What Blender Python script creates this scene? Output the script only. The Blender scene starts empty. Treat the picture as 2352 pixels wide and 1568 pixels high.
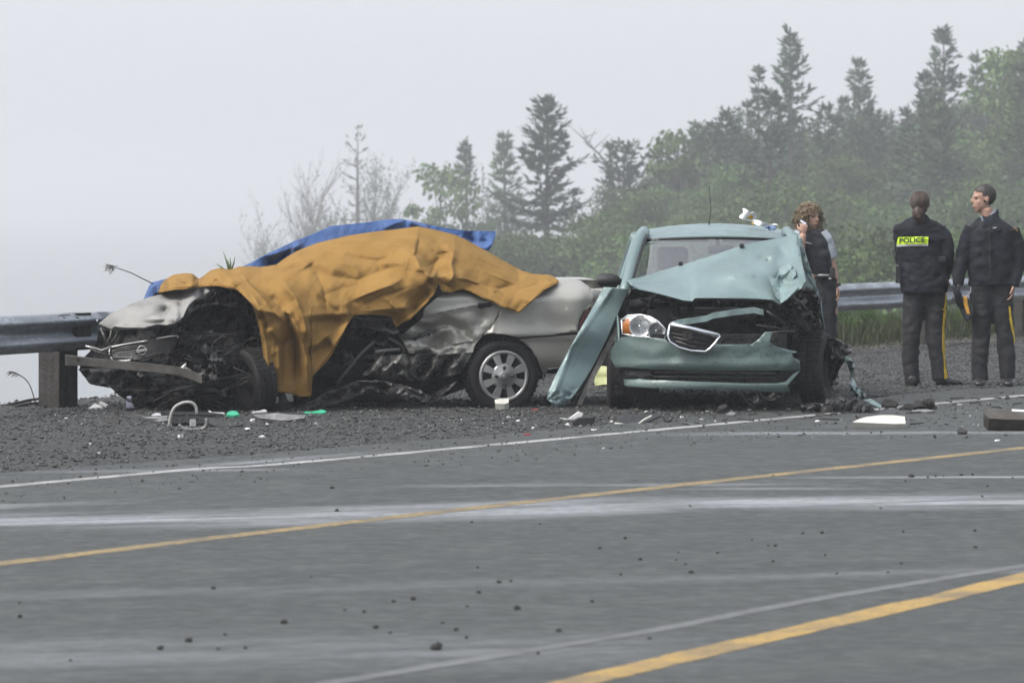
import bpy, bmesh, math, random
import numpy as np
from mathutils import Vector, Matrix, noise as mnoise, Euler
R = math.radians
S = bpy.context.scene
COL = S.collection

# ---------------------------------------------------------------- camera
F, HZ, CH = 10000.0, 475.0, 1.65          # focal length in picture units (2352 wide), horizon row, eye height
cd = bpy.data.cameras.new('camera'); cam = bpy.data.objects.new('camera', cd); COL.objects.link(cam)
cam.location = (0, 0, CH); cam.rotation_euler = (R(90), 0, 0)
cd.sensor_width = 36; cd.lens = 36 * F / 2352; cd.shift_y = -(784 - HZ) / 2352
cd.clip_start = 0.5; cd.clip_end = 6000
cd.dof.use_dof = True; cd.dof.focus_distance = 35.5; cd.dof.aperture_fstop = 6.5
S.camera = cam
# ---------------------------------------------------------------- sky and sun (fog, overcast)
W = bpy.data.worlds.new('World'); S.world = W; W.use_nodes = True
nt = W.node_tree; nt.nodes.clear()
sky = nt.nodes.new('ShaderNodeTexSky'); sky.sky_type = 'NISHITA'; sky.sun_disc = False
SUN_EL, SUN_AZ = 52, 238
sky.sun_elevation = R(SUN_EL); sky.sun_rotation = R(SUN_AZ); sky.dust_density = 6.0; sky.air_density = 1.0; sky.ozone_density = 1.0
hs = nt.nodes.new('ShaderNodeHueSaturation'); hs.inputs['Saturation'].default_value = 0.55
bg = nt.nodes.new('ShaderNodeBackground'); bg.inputs['Strength'].default_value = 0.115
wo = nt.nodes.new('ShaderNodeOutputWorld')
nt.links.new(sky.outputs[0], hs.inputs['Color']); cm = nt.nodes.new('ShaderNodeMix'); cm.data_type = 'RGBA'; cm.inputs[0].default_value = .55; cm.inputs[7].default_value = (3.45, 3.62, 3.92, 1)   # even fog veil over the clear sky
nt.links.new(hs.outputs[0], cm.inputs[6]); nt.links.new(cm.outputs[2], bg.inputs['Color']); nt.links.new(bg.outputs[0], wo.inputs['Surface'])
sl = bpy.data.lights.new('sun', 'SUN'); sl.energy = 1.3; sl.angle = R(24); sl.color = (1, .97, .93)
sun = bpy.data.objects.new('sun', sl); COL.objects.link(sun)
_az = R(SUN_AZ); _d = Vector((math.sin(_az) * math.cos(R(SUN_EL)), math.cos(_az) * math.cos(R(SUN_EL)), math.sin(R(SUN_EL))))
sun.rotation_euler = _d.to_track_quat('Z', 'Y').to_euler(); sun.location = (0, 0, 60)
S.view_settings.view_transform = 'Standard'; S.view_settings.look = 'None'; S.view_settings.gamma = 1
S.view_settings.exposure = 1.56; S.view_settings.use_curve_mapping = False
S.render.engine = 'CYCLES'
S.cycles.use_denoising = True
S.cycles.max_bounces = 6; S.cycles.volume_bounces = 0; S.cycles.transparent_max_bounces = 12
S.cycles.use_adaptive_sampling = True; S.cycles.adaptive_threshold = 0.02
S.cycles.sample_clamp_indirect = 5

# ---------------------------------------------------------------- picture <-> place
def at(x, y, Y):
    return Vector(((x - 1176) * Y / F, Y, CH - (y - HZ) * Y / F))
def gr(x, y, z=0.0):
    return at(x, y, (CH - z) * F / (y - HZ))
def R1(a, b): return (137.81 + a * .35162, 474.69 + b * .35162)
def R2(a, b): return (689.06 + a * .33208, 474.69 + b * .33208)
def R3(a, b): return (1240.3 + a * .36129, 428.75 + b * .36129)
def R4(a, b): return (1760.9 + a * .36622, 382.8 + b * .36622)
def R5(a, b): return (a * .29292, 673.8 + b * .29292)
def R8(a, b): return (1684.4 + a * .28386, 842.2 + b * .28386)
def px(reg, pts): return [reg(*p) for p in pts]

def unit(a):
    a = np.asarray(a, float); return a / np.maximum(1e-9, np.linalg.norm(a, axis=-1, keepdims=True))
# ---------------------------------------------------------------- noise
def nz(p, s=1.0): return mnoise.noise(Vector(p) * s)
def fbm(p, s=1.0, o=3):
    v = Vector(p) * s; t = 0; a = 1
    for _ in range(o): t += a * mnoise.noise(v); v = v * 2.03 + Vector((3.1, 7.7, 1.3)); a *= .5
    return t
def crease(p, s=1.0, o=2):
    "sharp folded-metal relief, about -0.5 .. 0.5"
    v = Vector(p) * s; t = 0; a = 1
    for _ in range(o): t += a * (abs(mnoise.noise(v)) * 2 - .5); v = v * 2.1 + Vector((5.3, 1.7, 9.1)); a *= .5
    return t
def smooth(a, b, x):
    t = min(1, max(0, (x - a) / (b - a))); return t * t * (3 - 2 * t)
def lerp(a, b, t): return a + (b - a) * t
def interp(xs, ys, x):
    return float(np.interp(x, xs, ys))
def spline(pts, n):
    "Catmull-Rom through points"
    pts = [Vector(p) for p in pts]; P = [pts[0] * 2 - pts[1]] + pts + [pts[-1] * 2 - pts[-2]]; out = []
    for i in range(1, len(P) - 2):
        for k in range(n):
            t = k / n; a, b, c, d = P[i-1:i+3]
            out.append(.5 * ((2*b) + (c-a)*t + (2*a-5*b+4*c-d)*t*t + (3*b-a-3*c+d)*t**3))
    out.append(pts[-1]); return out

# ---------------------------------------------------------------- materials
MATS = {}
class NT:
    def __init__(s, t): s.t = t
    def n(s, typ, **kw):
        o = s.t.nodes.new('ShaderNode' + typ)
        for k, v in kw.items(): setattr(o, k, v)
        return o
    def put(s, sock, v):
        if isinstance(v, bpy.types.NodeSocket): s.t.links.new(v, sock)
        elif v is not None: sock.default_value = v
    def m(s, op, a, b=None, c=None, clamp=False):
        o = s.n('Math', operation=op, use_clamp=clamp)
        for i, v in enumerate((a, b, c)): s.put(o.inputs[i], v)
        return o.outputs[0]
    def noise(s, vec, scale, detail=3, rough=.55, dist=0):
        o = s.n('TexNoise'); s.put(o.inputs['Vector'], vec); o.inputs['Scale'].default_value = scale
        o.inputs['Detail'].default_value = detail; o.inputs['Roughness'].default_value = rough; o.inputs['Distortion'].default_value = dist
        return o.outputs[0]
    def ramp(s, v, lo, hi, a=0., b=1.):
        o = s.n('MapRange', interpolation_type='SMOOTHSTEP'); s.put(o.inputs[0], v)
        for i, q in enumerate((lo, hi, a, b)): o.inputs[i + 1].default_value = q
        return o.outputs[0]
    def mix(s, f, a, b, mode='MIX'):
        o = s.n('Mix', data_type='RGBA', blend_type=mode); s.put(o.inputs[0], f)
        s.put(o.inputs[6], (*a, 1) if isinstance(a, tuple) else a); s.put(o.inputs[7], (*b, 1) if isinstance(b, tuple) else b)
        return o.outputs[2]
    def mapping(s, vec, scale=(1, 1, 1), rot=(0, 0, 0), loc=(0, 0, 0)):
        o = s.n('Mapping'); s.put(o.inputs[0], vec); o.inputs['Scale'].default_value = scale
        o.inputs['Rotation'].default_value = rot; o.inputs['Location'].default_value = loc
        return o.outputs[0]
    def bump(s, h, strength, dist):
        o = s.n('Bump'); s.put(o.inputs['Height'], h); o.inputs['Strength'].default_value = strength; o.inputs['Distance'].default_value = dist
        return o.outputs[0]
def newmat(name):
    m = bpy.data.materials.new(name); m.use_nodes = True; t = m.node_tree; t.nodes.clear()
    N = NT(t); out = N.n('OutputMaterial'); p = N.n('BsdfPrincipled'); t.links.new(p.outputs[0], out.inputs[0])
    pos = N.n('NewGeometry').outputs['Position']
    MATS[name] = m
    return m, N, p, pos, out
def mat(name, col, rough=.6, metal=0., var=.25, vs=6., col2=None, bump=None, coat=0., spec=None, sheen=0., dirt=None, trans=0., streak=(1, 1, 1)):
    "principled surface with mottled colour, uneven roughness and fine relief"
    m, N, p, pos, out = newmat(name)
    v = N.mapping(pos, streak) if streak != (1, 1, 1) else pos
    f = N.noise(v, vs, 5)
    c2 = col2 if col2 else tuple(c * (1 - var) for c in col); c1 = col if col2 else tuple(min(1, c * (1 + var * .6)) for c in col)
    c = N.mix(N.ramp(f, .3, .7), c1, c2)
    if dirt:   # (colour, scale, lo, hi)
        d = N.noise(pos, dirt[1], 6, .65); c = N.mix(N.ramp(d, dirt[2], dirt[3]), c, dirt[0])
    N.put(p.inputs['Base Color'], c)
    rr = N.ramp(N.noise(pos, vs * 2.3, 4), .25, .75, max(.03, rough * .8), min(1, rough * 1.2)); N.put(p.inputs['Roughness'], rr)
    p.inputs['Metallic'].default_value = metal
    if coat: p.inputs['Coat Weight'].default_value = coat; p.inputs['Coat Roughness'].default_value = .12
    if spec is not None: p.inputs['Specular IOR Level'].default_value = spec
    if sheen: p.inputs['Sheen Weight'].default_value = sheen; p.inputs['Sheen Roughness'].default_value = .6
    if trans: p.inputs['Transmission Weight'].default_value = trans
    if bump:   # (scale, strength, distance)
        N.put(p.inputs['Normal'], N.bump(N.noise(pos, bump[0], 4), bump[1], bump[2]))
    return m

# ---------------------------------------------------------------- objects
LOC = {}
def thing(name, label, cat, loc, group=None):
    o = bpy.data.objects.new(name, None); COL.objects.link(o); o.location = loc; o.empty_display_size = .1
    tag(o, label, cat, group); LOC[o.name] = Vector(loc); return o
def tag(o, label=None, cat=None, group=None, kind=None):
    if label: o['label'] = label
    if cat: o['category'] = cat
    if group: o['group'] = group
    if kind: o['kind'] = kind
    return o
def root_loc(o):
    L = Vector((0, 0, 0))
    while o: L += o.location; o = o.parent
    return L
def mesh(name, vs, fs, material, parent=None, smoothf=False, origin=None):
    "vertices in place coordinates; stored relative to the parent, or to an origin at the thing's base"
    me = bpy.data.meshes.new(name); o = bpy.data.objects.new(name, me); COL.objects.link(o)
    if parent:
        off = root_loc(parent); o.parent = parent
    else:
        off = Vector(origin) if origin is not None else Vector((0, 0, 0)); o.location = off
    A = np.array([tuple(v) for v in vs], dtype=float) - np.array(off)
    me.from_pydata(A.tolist(), [], fs); me.update()
    ms = material if isinstance(material, (list, tuple)) else [material]
    for m in ms: me.materials.append(MATS[m] if isinstance(m, str) else m)
    if smoothf: me.shade_smooth()
    return o
class G:
    "collects geometry"
    def __init__(s): s.v = []; s.f = []
    def add(s, vs, fs):
        b = len(s.v); s.v += [Vector(v) for v in vs]; s.f += [tuple(i + b for i in f) for f in fs]; return s
    def box(s, c, size, M=None, bev=0.):
        x, y, z = (q / 2 for q in size); M = M or Matrix()
        if bev:
            bm = bmesh.new(); bmesh.ops.create_cube(bm, size=1)
            for v in bm.verts: v.co = Vector((v.co.x * size[0], v.co.y * size[1], v.co.z * size[2]))
            bmesh.ops.bevel(bm, geom=bm.edges[:], offset=bev, segments=2, affect='EDGES', profile=.6)
            vs = [Vector(c) + M.to_3x3() @ v.co for v in bm.verts]; fs = [tuple(v.index for v in f.verts) for f in bm.faces]; bm.free()
            return s.add(vs, fs)
        vs = [Vector(c) + M.to_3x3() @ Vector((i, j, k)) for i in (-x, x) for j in (-y, y) for k in (-z, z)]
        return s.add(vs, [(0,1,3,2),(4,6,7,5),(0,4,5,1),(2,3,7,6),(0,2,6,4),(1,5,7,3)])
    def tube(s, pts, r, n=8, cap=True):
        pts = [Vector(p) for p in pts]; rs = r if isinstance(r, (list, tuple)) else [r] * len(pts)
        vs = []; up = None
        for i, p in enumerate(pts):
            d = (pts[min(i+1, len(pts)-1)] - pts[max(i-1, 0)])
            d = d.normalized() if d.length > 1e-9 else Vector((0, 0, 1))
            if up is None:
                up = Vector((0, 0, 1)) if abs(d.z) < .9 else Vector((1, 0, 0))
            a = d.cross(up); a = a.normalized() if a.length > 1e-6 else Vector((1, 0, 0)); b = a.cross(d).normalized(); up = b
            for k in range(n):
                t = 2 * math.pi * k / n; vs.append(p + (a * math.cos(t) + b * math.sin(t)) * rs[i])
        fs = [(i*n+k, i*n+(k+1)%n, (i+1)*n+(k+1)%n, (i+1)*n+k) for i in range(len(pts)-1) for k in range(n)]
        if cap: fs += [tuple(range(n))[::-1], tuple((len(pts)-1)*n+k for k in range(n))]
        return s.add(vs, fs)
    def loft(s, rings, cap=True, closed=False):
        n = len(rings[0]); vs = [Vector(p) for r in rings for p in r]; m = len(rings)
        fs = [(i*n+k, i*n+(k+1)%n, ((i+1)%m)*n+(k+1)%n, ((i+1)%m)*n+k) for i in range(m if closed else m-1) for k in range(n)]
        if cap and not closed: fs += [tuple(range(n))[::-1], tuple((m-1)*n+k for k in range(n))]
        return s.add(vs, fs)
    def lathe(s, prof, c, axis, n=28, a0=0, a1=2*math.pi):
        "prof: (radius, along-axis)"
        ax = Vector(axis).normalized(); u = ax.cross(Vector((0, 0, 1))); u = u.normalized() if u.length > 1e-4 else Vector((1, 0, 0)); w = u.cross(ax)
        full = abs(a1 - a0 - 2*math.pi) < 1e-6; m = n if full else n + 1
        vs = [Vector(c) + ax * h + (u * math.cos(a0+(a1-a0)*k/n) + w * math.sin(a0+(a1-a0)*k/n)) * r for (r, h) in prof for k in range(m)]
        fs = [(i*m+k, i*m+(k+1)%m, (i+1)*m+(k+1)%m, (i+1)*m+k) for i in range(len(prof)-1) for k in range(n)]
        return s.add(vs, fs)
    def build(s, name, m, parent=None, sm=False, origin=None): return mesh(name, s.v, s.f, m, parent, sm, origin)
def cut2d(pts, step, sy=None):
    "outline -> fine cells; returns 2D verts and faces"
    bm = bmesh.new(); vv = [bm.verts.new((p[0], p[1], 0)) for p in pts]; bm.faces.new(vv)
    bm.normal_update(); bmesh.ops.triangulate(bm, faces=bm.faces[:], ngon_method='EAR_CLIP')
    xs = [p[0] for p in pts]; ys = [p[1] for p in pts]; sy = sy or step
    for lo, hi, st, no, ax in ((min(xs), max(xs), step, (1, 0, 0), 0), (min(ys), max(ys), sy, (0, 1, 0), 1)):
        k = max(1, round((hi - lo) / st)); 
        for i in range(1, k):
            c = [0, 0, 0]; c[ax] = lo + (hi - lo) * (i + .013) / k
            bmesh.ops.bisect_plane(bm, geom=bm.verts[:] + bm.edges[:] + bm.faces[:], plane_co=c, plane_no=no, dist=1e-7)
    bmesh.ops.remove_doubles(bm, verts=bm.verts[:], dist=1e-5)
    bm.verts.index_update()
    V = [(v.co.x, v.co.y) for v in bm.verts]; Fc = [tuple(v.index for v in f.verts) for f in bm.faces]; bm.free()
    return V, Fc
def panel(name, pts, step, fn, m, parent, th=.004, sm=True, sy=None, origin=None):
    "a sheet cut to an outline, shaped by fn(a, b) -> point, with real thickness"
    V, Fc = cut2d(pts, step, sy); me_v = [Vector(fn(a, b)) for a, b in V]
    bm = bmesh.new(); vv = [bm.verts.new(v) for v in me_v]
    for f in Fc:
        try: bm.faces.new([vv[i] for i in f])
        except ValueError: pass
    bmesh.ops.recalc_face_normals(bm, faces=bm.faces[:]); bm.normal_update()
    bm.verts.index_update(); vs = [v.co.copy() for v in bm.verts]; fs = [tuple(v.index for v in f.verts) for f in bm.faces]
    if th:
        n = len(vs); vs += [v.co - v.normal * th for v in bm.verts]; fs += [tuple(i + n for i in f[::-1]) for f in fs]
        for e in bm.edges:
            if len(e.link_faces) == 1:
                l = e.link_loops[0]; i, j = l.vert.index, l.link_loop_next.vert.index; fs.append((j, i, i + n, j + n))
    bm.free()
    return mesh(name, vs, fs, m, parent, sm, origin)
def copy_thing(o, loc, rz=0, sc=1.0):
    c = o.copy(); COL.objects.link(c); c.location = loc; c.rotation_euler = (0, 0, rz); c.scale = (sc,) * 3 if not isinstance(sc, tuple) else sc
    for ch in list(o.children):
        k = ch.copy(); COL.objects.link(k); k.parent = c
        for g in list(ch.children):
            q = g.copy(); COL.objects.link(q); q.parent = k
    return c
# ---------------------------------------------------------------- the lie of the land
RAIL = [(-9.5, 22.5), (-5.6, 31.0), (-4.08, 34.5), (-3.3, 36.25), (-2.1, 38.3), (0, 42.0), (3.5, 48.6), (6.3, 54.5), (9.6, 61.5), (14, 71)]
RY = [p[1] for p in RAIL]; RX = [p[0] for p in RAIL]
def off_rail(x, y):
    "signed metres beyond the guardrail (away from the road)"
    xr = interp(RY, RX, y); dx = .5; return (xr - x) * .88 if y < 72 else (14 - x) * .8 + (y - 72) * .5
def land(x, y):
    d = off_rail(x, y)
    if d < .55: return -0.012
    side = smooth(-5, 7, x + y * .062)                    # 0 towards the drop, 1 into the wood
    drop = lerp(14.0, 1.6, side); run = lerp(15, 9, side)
    z = -drop * smooth(0.3, run, d - .3)
    z -= 4.5 * smooth(75, 150, y) + 12 * smooth(420, 540, y)
    if d > 2: z += .35 * fbm((x, y, 0), .13) * smooth(2, 8, d)
    return z
def grid_axis(segs):
    out = []
    for a, b, n in segs: out += list(np.linspace(a, b, n, endpoint=False))
    return out + [segs[-1][1]]
xs = grid_axis([(-1400, -60, 14), (-60, -12, 24), (-12, 14, 75), (14, 60, 30), (60, 1400, 14)])
ys = grid_axis([(-60, 12, 10), (12, 30, 18), (30, 64, 100), (64, 150, 50), (150, 300, 20), (300, 1450, 12)])
V = []; nx = len(xs)
for y in ys:
    for x in xs: V.append((x, y, land(x, y)))
Fc = [(j*nx+i, j*nx+i+1, (j+1)*nx+i+1, (j+1)*nx+i) for j in range(len(ys)-1) for i in range(nx-1)]
mat('earth', (.055, .062, .03), .95, var=.4, vs=1.2, col2=(.085, .075, .045), bump=(9, .6, .08))
tag(mesh('ground', V, Fc, 'earth', None, True), kind='structure')
m, N, p, pos, out = newmat('added_water')
p.inputs['Base Color'].default_value = (.02, .03, .035, 1); p.inputs['Roughness'].default_value = .12; p.inputs['IOR'].default_value = 1.33
N.put(p.inputs['Normal'], N.bump(N.noise(N.mapping(pos, (.6, 1.6, 1)), 1.2, 4), .1, .2))
tag(mesh('added_water', [(-3900, 25, -10.5), (3900, 25, -10.5), (3900, 4600, -10.5), (-3900, 4600, -10.5)], [(0, 1, 2, 3)], 'added_water'), kind='structure')  # added sheet, reflects the sky so the low fog stays bright

# ---------------------------------------------------------------- road, edge line, centre lines
WHITE = [gr(0, 1122), gr(443, 1082), gr(600, 1073), gr(900, 1047), gr(1148, 1024), gr(1461, 995), gr(1761, 967), gr(2150, 930), gr(2352, 911)]
YEL1 = [gr(0, 1300), gr(300, 1264), gr(600, 1228), gr(1225, 1156), gr(1684, 1105), gr(2082, 1062), gr(2352, 1032)]
YEL2 = [gr(1366, 1564), gr(1588, 1511), gr(1865, 1447), gr(2172, 1376), gr(2352, 1332)]
EDGE = [gr(0, 1089), gr(600, 1044), gr(900, 1019), gr(1240, 992), gr(1684, 950), gr(2100, 905), gr(2352, 888)]
def extend(P, a=14, b=40):
    P = [Vector((p.x, p.y, 0)) for p in P]; d0 = (P[0] - P[1]).normalized(); d1 = (P[-1] - P[-2]).normalized()
    k = max(2, int(a / 3)); pre = [P[0] + d0 * a * (1 - i / k) for i in range(k)]; k2 = max(2, int(b / 3))
    return pre + spline(P, 10) + [P[-1] + d1 * b * (i + 1) / k2 for i in range(k2)]
def ribbon(name, P, w, z, m, wob=0.0, parent=None):
    vs = []
    for i, p in enumerate(P):
        d = (P[min(i+1, len(P)-1)] - P[max(i-1, 0)]).normalized(); n = Vector((-d.y, d.x, 0))
        for s_ in (-1, 1):
            k = w / 2 * (1 + wob * fbm((p.x, p.y, s_ * 9), 2.2)); q = p + n * s_ * k; vs.append((q.x, q.y, z))
    return mesh(name, vs, [(2*i, 2*i+1, 2*i+3, 2*i+2) for i in range(len(P)-1)], m, parent)
E = extend(EDGE, 60, 60)
# asphalt sheet: ragged outer edge against the gravel, running far to the near side
ep = []
for i in range(len(E) - 1):
    for k in range(8):
        q = E[i].lerp(E[i+1], k / 8); j = .05 * fbm((q.x, q.y, 0), 3.0, 4); ep.append(Vector((q.x - j, q.y + j * .5, .0)))
vs = []; 
for q in ep:
    for k, t_ in enumerate((0, .0015, .02, .06, .12, .2, .28, .36, .45, .55, .65, .76, .88, 1)): vs.append((q.x + 26 * t_, q.y - 13 * t_, .012 if k else .003))
road_f = [(i*14+k, i*14+k+1, (i+1)*14+k+1, (i+1)*14+k) for i in range(len(ep)-1) for k in range(13)]
m, N, p, pos, out = newmat('asphalt')
fine = N.noise(pos, 95, 3, .7); mid = N.noise(pos, 9, 4); big = N.noise(pos, .55, 4)
c = N.mix(N.ramp(fine, .3, .72), (.0118, .0137, .0125), (.037, .0418, .0385))
c = N.mix(N.ramp(mid, .35, .7, 0, .6), c, (.026, .0275, .027)); c = N.mix(N.ramp(N.noise(pos, 2.6, 5, .65), .42, .68, 0, .5), c, (.056, .062, .0585))
# pale streaks: wet sheen of the fog put into the colour, worn tyre bands between them
sx, sy_, sz = (lambda o: (o.outputs[0], o.outputs[1], o.outputs[2]))((lambda o: (N.put(o.inputs[0], pos), o)[1])(N.n('SeparateXYZ')))
def band(c0, slope, half, seed, xlo=-99, xhi=99, soft=.8):
    "streak about the line y = c0 + slope*x"
    wob = N.m('MULTIPLY', N.m('SUBTRACT', N.noise(N.mapping(pos, (.25, .25, 1), (0, 0, 0), (seed, 0, 0)), 1, 2), .5), half * 1.6)
    d = N.m('ABSOLUTE', N.m('ADD', N.m('SUBTRACT', N.m('SUBTRACT', sy_, c0), N.m('MULTIPLY', sx, slope)), wob))
    k = N.ramp(d, half * soft, half * .15)
    st = N.ramp(N.noise(N.mapping(N.mapping(pos, (1, 1, 1), (0, 0, -math.atan(slope))), (.4, 3.6, 1), (0, 0, 0), (seed, seed, 0)), 1, 6, .72), .32, .62)
    k = N.m('MULTIPLY', k, st)
    k = N.m('MULTIPLY', k, N.ramp(sx, xlo, xlo + 1.2)); return N.m('MULTIPLY', k, N.ramp(sx, xhi, xhi - 1.2))
BANDS = [(23.65, .37, .75, 1, -9, 1.5, 1.2), (24.1, .06, .75, 2.3, .2, 9, 1.2), (26.3, .9, .3, 3.1, -4, -2.0, 1), (30.3, 1.42, .3, 4.7, -2.6, -.6, 1.1), (25.65, .1, .22, 5.2, -1, 2.2, 1), (26.35, .03, .1, 6.9, 1.3, 4.2, 1.3),
         (31.3, .1, .3, 8.8, .6, 5, 1), (16.2, .15, .8, 9.4, -6, 1.2, 1.2), (19.0, .3, .3, 11.4, -5, 4, 1), (25.25, .05, .16, 12.1, .6, 2.4, 1), (27.3, .12, .22, 13.7, -3.4, -1.0, 1), (24.75, .3, .2, 15.2, -4, -1.8, 1)]
wts = [1, 1, .8, .9, .7, .9, .7, .3, .2, .8, .6, .7]; acc = None
for b, w in zip(BANDS, wts):
    k = N.m('MULTIPLY', band(*b), w); acc = k if acc is None else N.m('MAXIMUM', acc, k)
wet_sheen = N.m('MULTIPLY', acc, N.ramp(fine, .2, .6, .55, 1))
c = N.mix(N.m('MULTIPLY', wet_sheen, .95), c, (.29, .305, .33))
dark = N.ramp(N.noise(N.mapping(N.mapping(pos, (1, 1, 1), (0, 0, -.55)), (.28, 2.6, 1)), 1, 5, .62), .46, .7, 0, .55)
c = N.mix(N.ramp(N.noise(pos, 17, 2), .35, .7, 0, .4), c, (.048, .0535, .05))
c = N.mix(dark, c, (.02, .021, .022))
c = N.mix(N.ramp(big, .35, .7, 0, .25), c, (.042, .046, .043))
N.put(p.inputs['Base Color'], c); N.put(p.inputs['Roughness'], N.ramp(mid, .2, .8, .55, .85))
p.inputs['Specular IOR Level'].default_value = .35
N.put(p.inputs['Normal'], N.bump(N.noise(pos, 120, 2), .5, .006))
tag(mesh('road', vs, road_f, 'asphalt', None), kind='structure')
def paintmat(name, col, wear):
    m, N, p, pos, out = newmat(name)
    k = N.ramp(N.noise(pos, 34, 5, .7), wear - .12, wear + .12); k2 = N.ramp(N.noise(pos, 2.2, 4), .3, .62, .35, 1)
    c = N.mix(N.m('MULTIPLY', k, k2), (.04, .04, .04), N.mix(N.noise(pos, 8, 3), col, tuple(q * .7 for q in col)))
    N.put(p.inputs['Base Color'], c); p.inputs['Roughness'].default_value = .7
paintmat('white_line', (.32, .32, .315), .40); paintmat('yellow_line', (.34, .215, .045), .40); paintmat('worn_yellow', (.25, .175, .055), .45); paintmat('faded_line', (.11, .115, .115), .42)
def marking(name, P, w, m, z=.0134):
    o = ribbon(name, P, w, z, m, .22); tag(o, kind='structure')
marking('edge_line', extend(WHITE), .13, 'white_line'); marking('lane_line', extend(YEL1), .14, 'worn_yellow'); marking('centre_line', extend(YEL2, 6, 20), .165, 'yellow_line')
F2 = [gr(1148, 1512), gr(1507, 1453), gr(1865, 1384), gr(2352, 1305)]
marking('worn_line', extend(F2, 8, 15), .09, 'faded_line')

# ---------------------------------------------------------------- gravel shoulder: crushed stone lying on the earth
mat('gravel_bed', (.034, .035, .0355), .9, var=.5, vs=40, col2=(.015, .0155, .016), bump=(60, .9, .03))
gv = []; gw = 22
for q in ep:
    yy = q.y; 
    for k in range(gw):
        t = k / (gw - 1); xr = interp(RY, RX, q.y + 3.2 * 1) - 1.0
        # walk out from the asphalt edge, perpendicular to the road, to half a metre beyond the rail
        gv.append((q.x - 6.2 * t + .05, q.y + 3.1 * t - .03, 0))
gv = [(x, y, (land(x, y) + .02 + .018 * fbm((x, y, 0), 1.3)) if off_rail(x, y) > .3 else .006 + .018 * fbm((x, y, 0), 1.3)) for x, y, _ in gv]
gf = [(i*gw+k+1, i*gw+k, (i+1)*gw+k, (i+1)*gw+k+1) for i in range(len(ep)-1) for k in range(gw-1) if 20 < ep[i].y < 75]
def gz(x, y): return .018 * fbm((x, y, 0), 1.3) + .006
tag(mesh('gravel_shoulder', gv, gf, 'gravel_bed', None, True), kind='structure')
rng = np.random.default_rng(4)
EX = [q.x for q in ep]; EY = [q.y for q in ep]
def in_gravel(x, y):
    return x < interp(EY, EX, y) + .05 and off_rail(x, y) < 1.0
def stones(name, n, box, smin, smax, m, test, zf, seed):
    rg = np.random.default_rng(seed); vs = []; fs = []
    octa = np.array([(1,0,0),(-1,0,0),(0,1,0),(0,-1,0),(0,0,1),(0,0,-1)], float)
    of = [(0,2,4),(2,1,4),(1,3,4),(3,0,4),(2,0,5),(1,2,5),(3,1,5),(0,3,5)]
    k = 0
    for _ in range(n * 4):
        if k >= n: break
        # more of them near the viewer's side, uniformly in the box
        x = rg.uniform(box[0], box[1]); y = rg.uniform(box[2], box[3])
        if not test(x, y): continue
        s_ = smin + (smax - smin) * rg.random() ** 2.4
        a = rg.uniform(0, 6.28); ca, sa = math.cos(a), math.sin(a)
        P = octa * (s_ * rg.uniform(.55, 1.25, (6, 1))) * np.array([1.2, .85, .7]) + rg.uniform(-.25, .25, (6, 3)) * s_
        P = np.stack([P[:, 0]*ca - P[:, 1]*sa, P[:, 0]*sa + P[:, 1]*ca, P[:, 2]], 1) + np.array([x, y, zf(x, y) + s_ * .3])
        b = len(vs); vs += P.tolist(); fs += [tuple(i + b for i in f) for f in of]; k += 1
    return mesh(name, vs, fs, m)
m, N, p, pos, out = newmat('crushed_stone')
c = N.mix(N.ramp(N.noise(pos, 42, 2), .3, .7), (.0075, .008, .0083), (.072, .075, .072)); c = N.mix(N.ramp(N.noise(pos, 3, 3), .4, .7, 0, .5), c, (.03, .03, .029))
N.put(p.inputs['Base Color'], c); p.inputs['Roughness'].default_value = .8
tag(stones('loose_gravel', 46000, (-7, 8, 26, 56), .006, .023, 'crushed_stone', in_gravel, gz, 5), 'grey crushed stone covering the road shoulder', 'gravel', kind='stuff')
tag(stones('road_grit', 1500, (-5, 6, 24, 40), .004, .014, 'crushed_stone', lambda x, y: interp(EY, EX, y) < x < interp(EY, EX, y) + 2.4, lambda x, y: .012, 6), 'stone grit scattered along the edge of the asphalt', 'grit', kind='stuff')

# ---------------------------------------------------------------- guardrail
m, N, p, pos, out = newmat('galvanised')
k = N.noise(pos, 30, 3); k2 = N.noise(N.mapping(pos, (1, 1, 6)), 2.2, 4)
N.put(p.inputs['Base Color'], N.mix(N.ramp(k2, .3, .7), N.mix(N.ramp(k, .35, .65), (.38, .41, .44), (.27, .29, .31)), (.2, .215, .23)))
p.inputs['Metallic'].default_value = .75; N.put(p.inputs['Roughness'], N.ramp(k, .2, .8, .38, .58))
mat('post_timber', (.021, .0195, .018), .9, var=.45, vs=4, bump=(30, .6, .02), streak=(6, 6, .6))
gr_t = thing('guardrail', 'galvanised steel W-beam guardrail on timber posts behind the wrecks', 'guardrail', (RAIL[3][0], RAIL[3][1], 0))
rp = [Vector((a, b, 0)) for a, b in RAIL]; RS = spline(rp, 12)
prof = [(.0, .775), (-.015, .782), (-.03, .77), (-.075, .735), (-.085, .715), (-.075, .695), (-.012, .655), (0, .63), (-.012, .605), (-.075, .565), (-.085, .545), (-.075, .525), (-.03, .485), (-.015, .475), (0, .48)]
def rail_mesh(i0, i1, nm):
    vs = []; n = len(prof)
    seg = RS[i0:i1+1]
    for i, q in enumerate(seg):
        d = (RS[min(i0+i+1, len(RS)-1)] - RS[max(i0+i-1, 0)]).normalized(); nn = Vector((d.y, -d.x, 0))   # towards the road
        for (o, z) in prof: vs.append(q - nn * o + Vector((0, 0, z + .02 * smooth(38, 34, q.y) * 0)))
    fs = [(i*n+k, i*n+k+1, (i+1)*n+k+1, (i+1)*n+k) for i in range(len(seg)-1) for k in range(n-1)]
    return mesh(nm, vs, fs, 'galvanised', gr_t, True)
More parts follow.
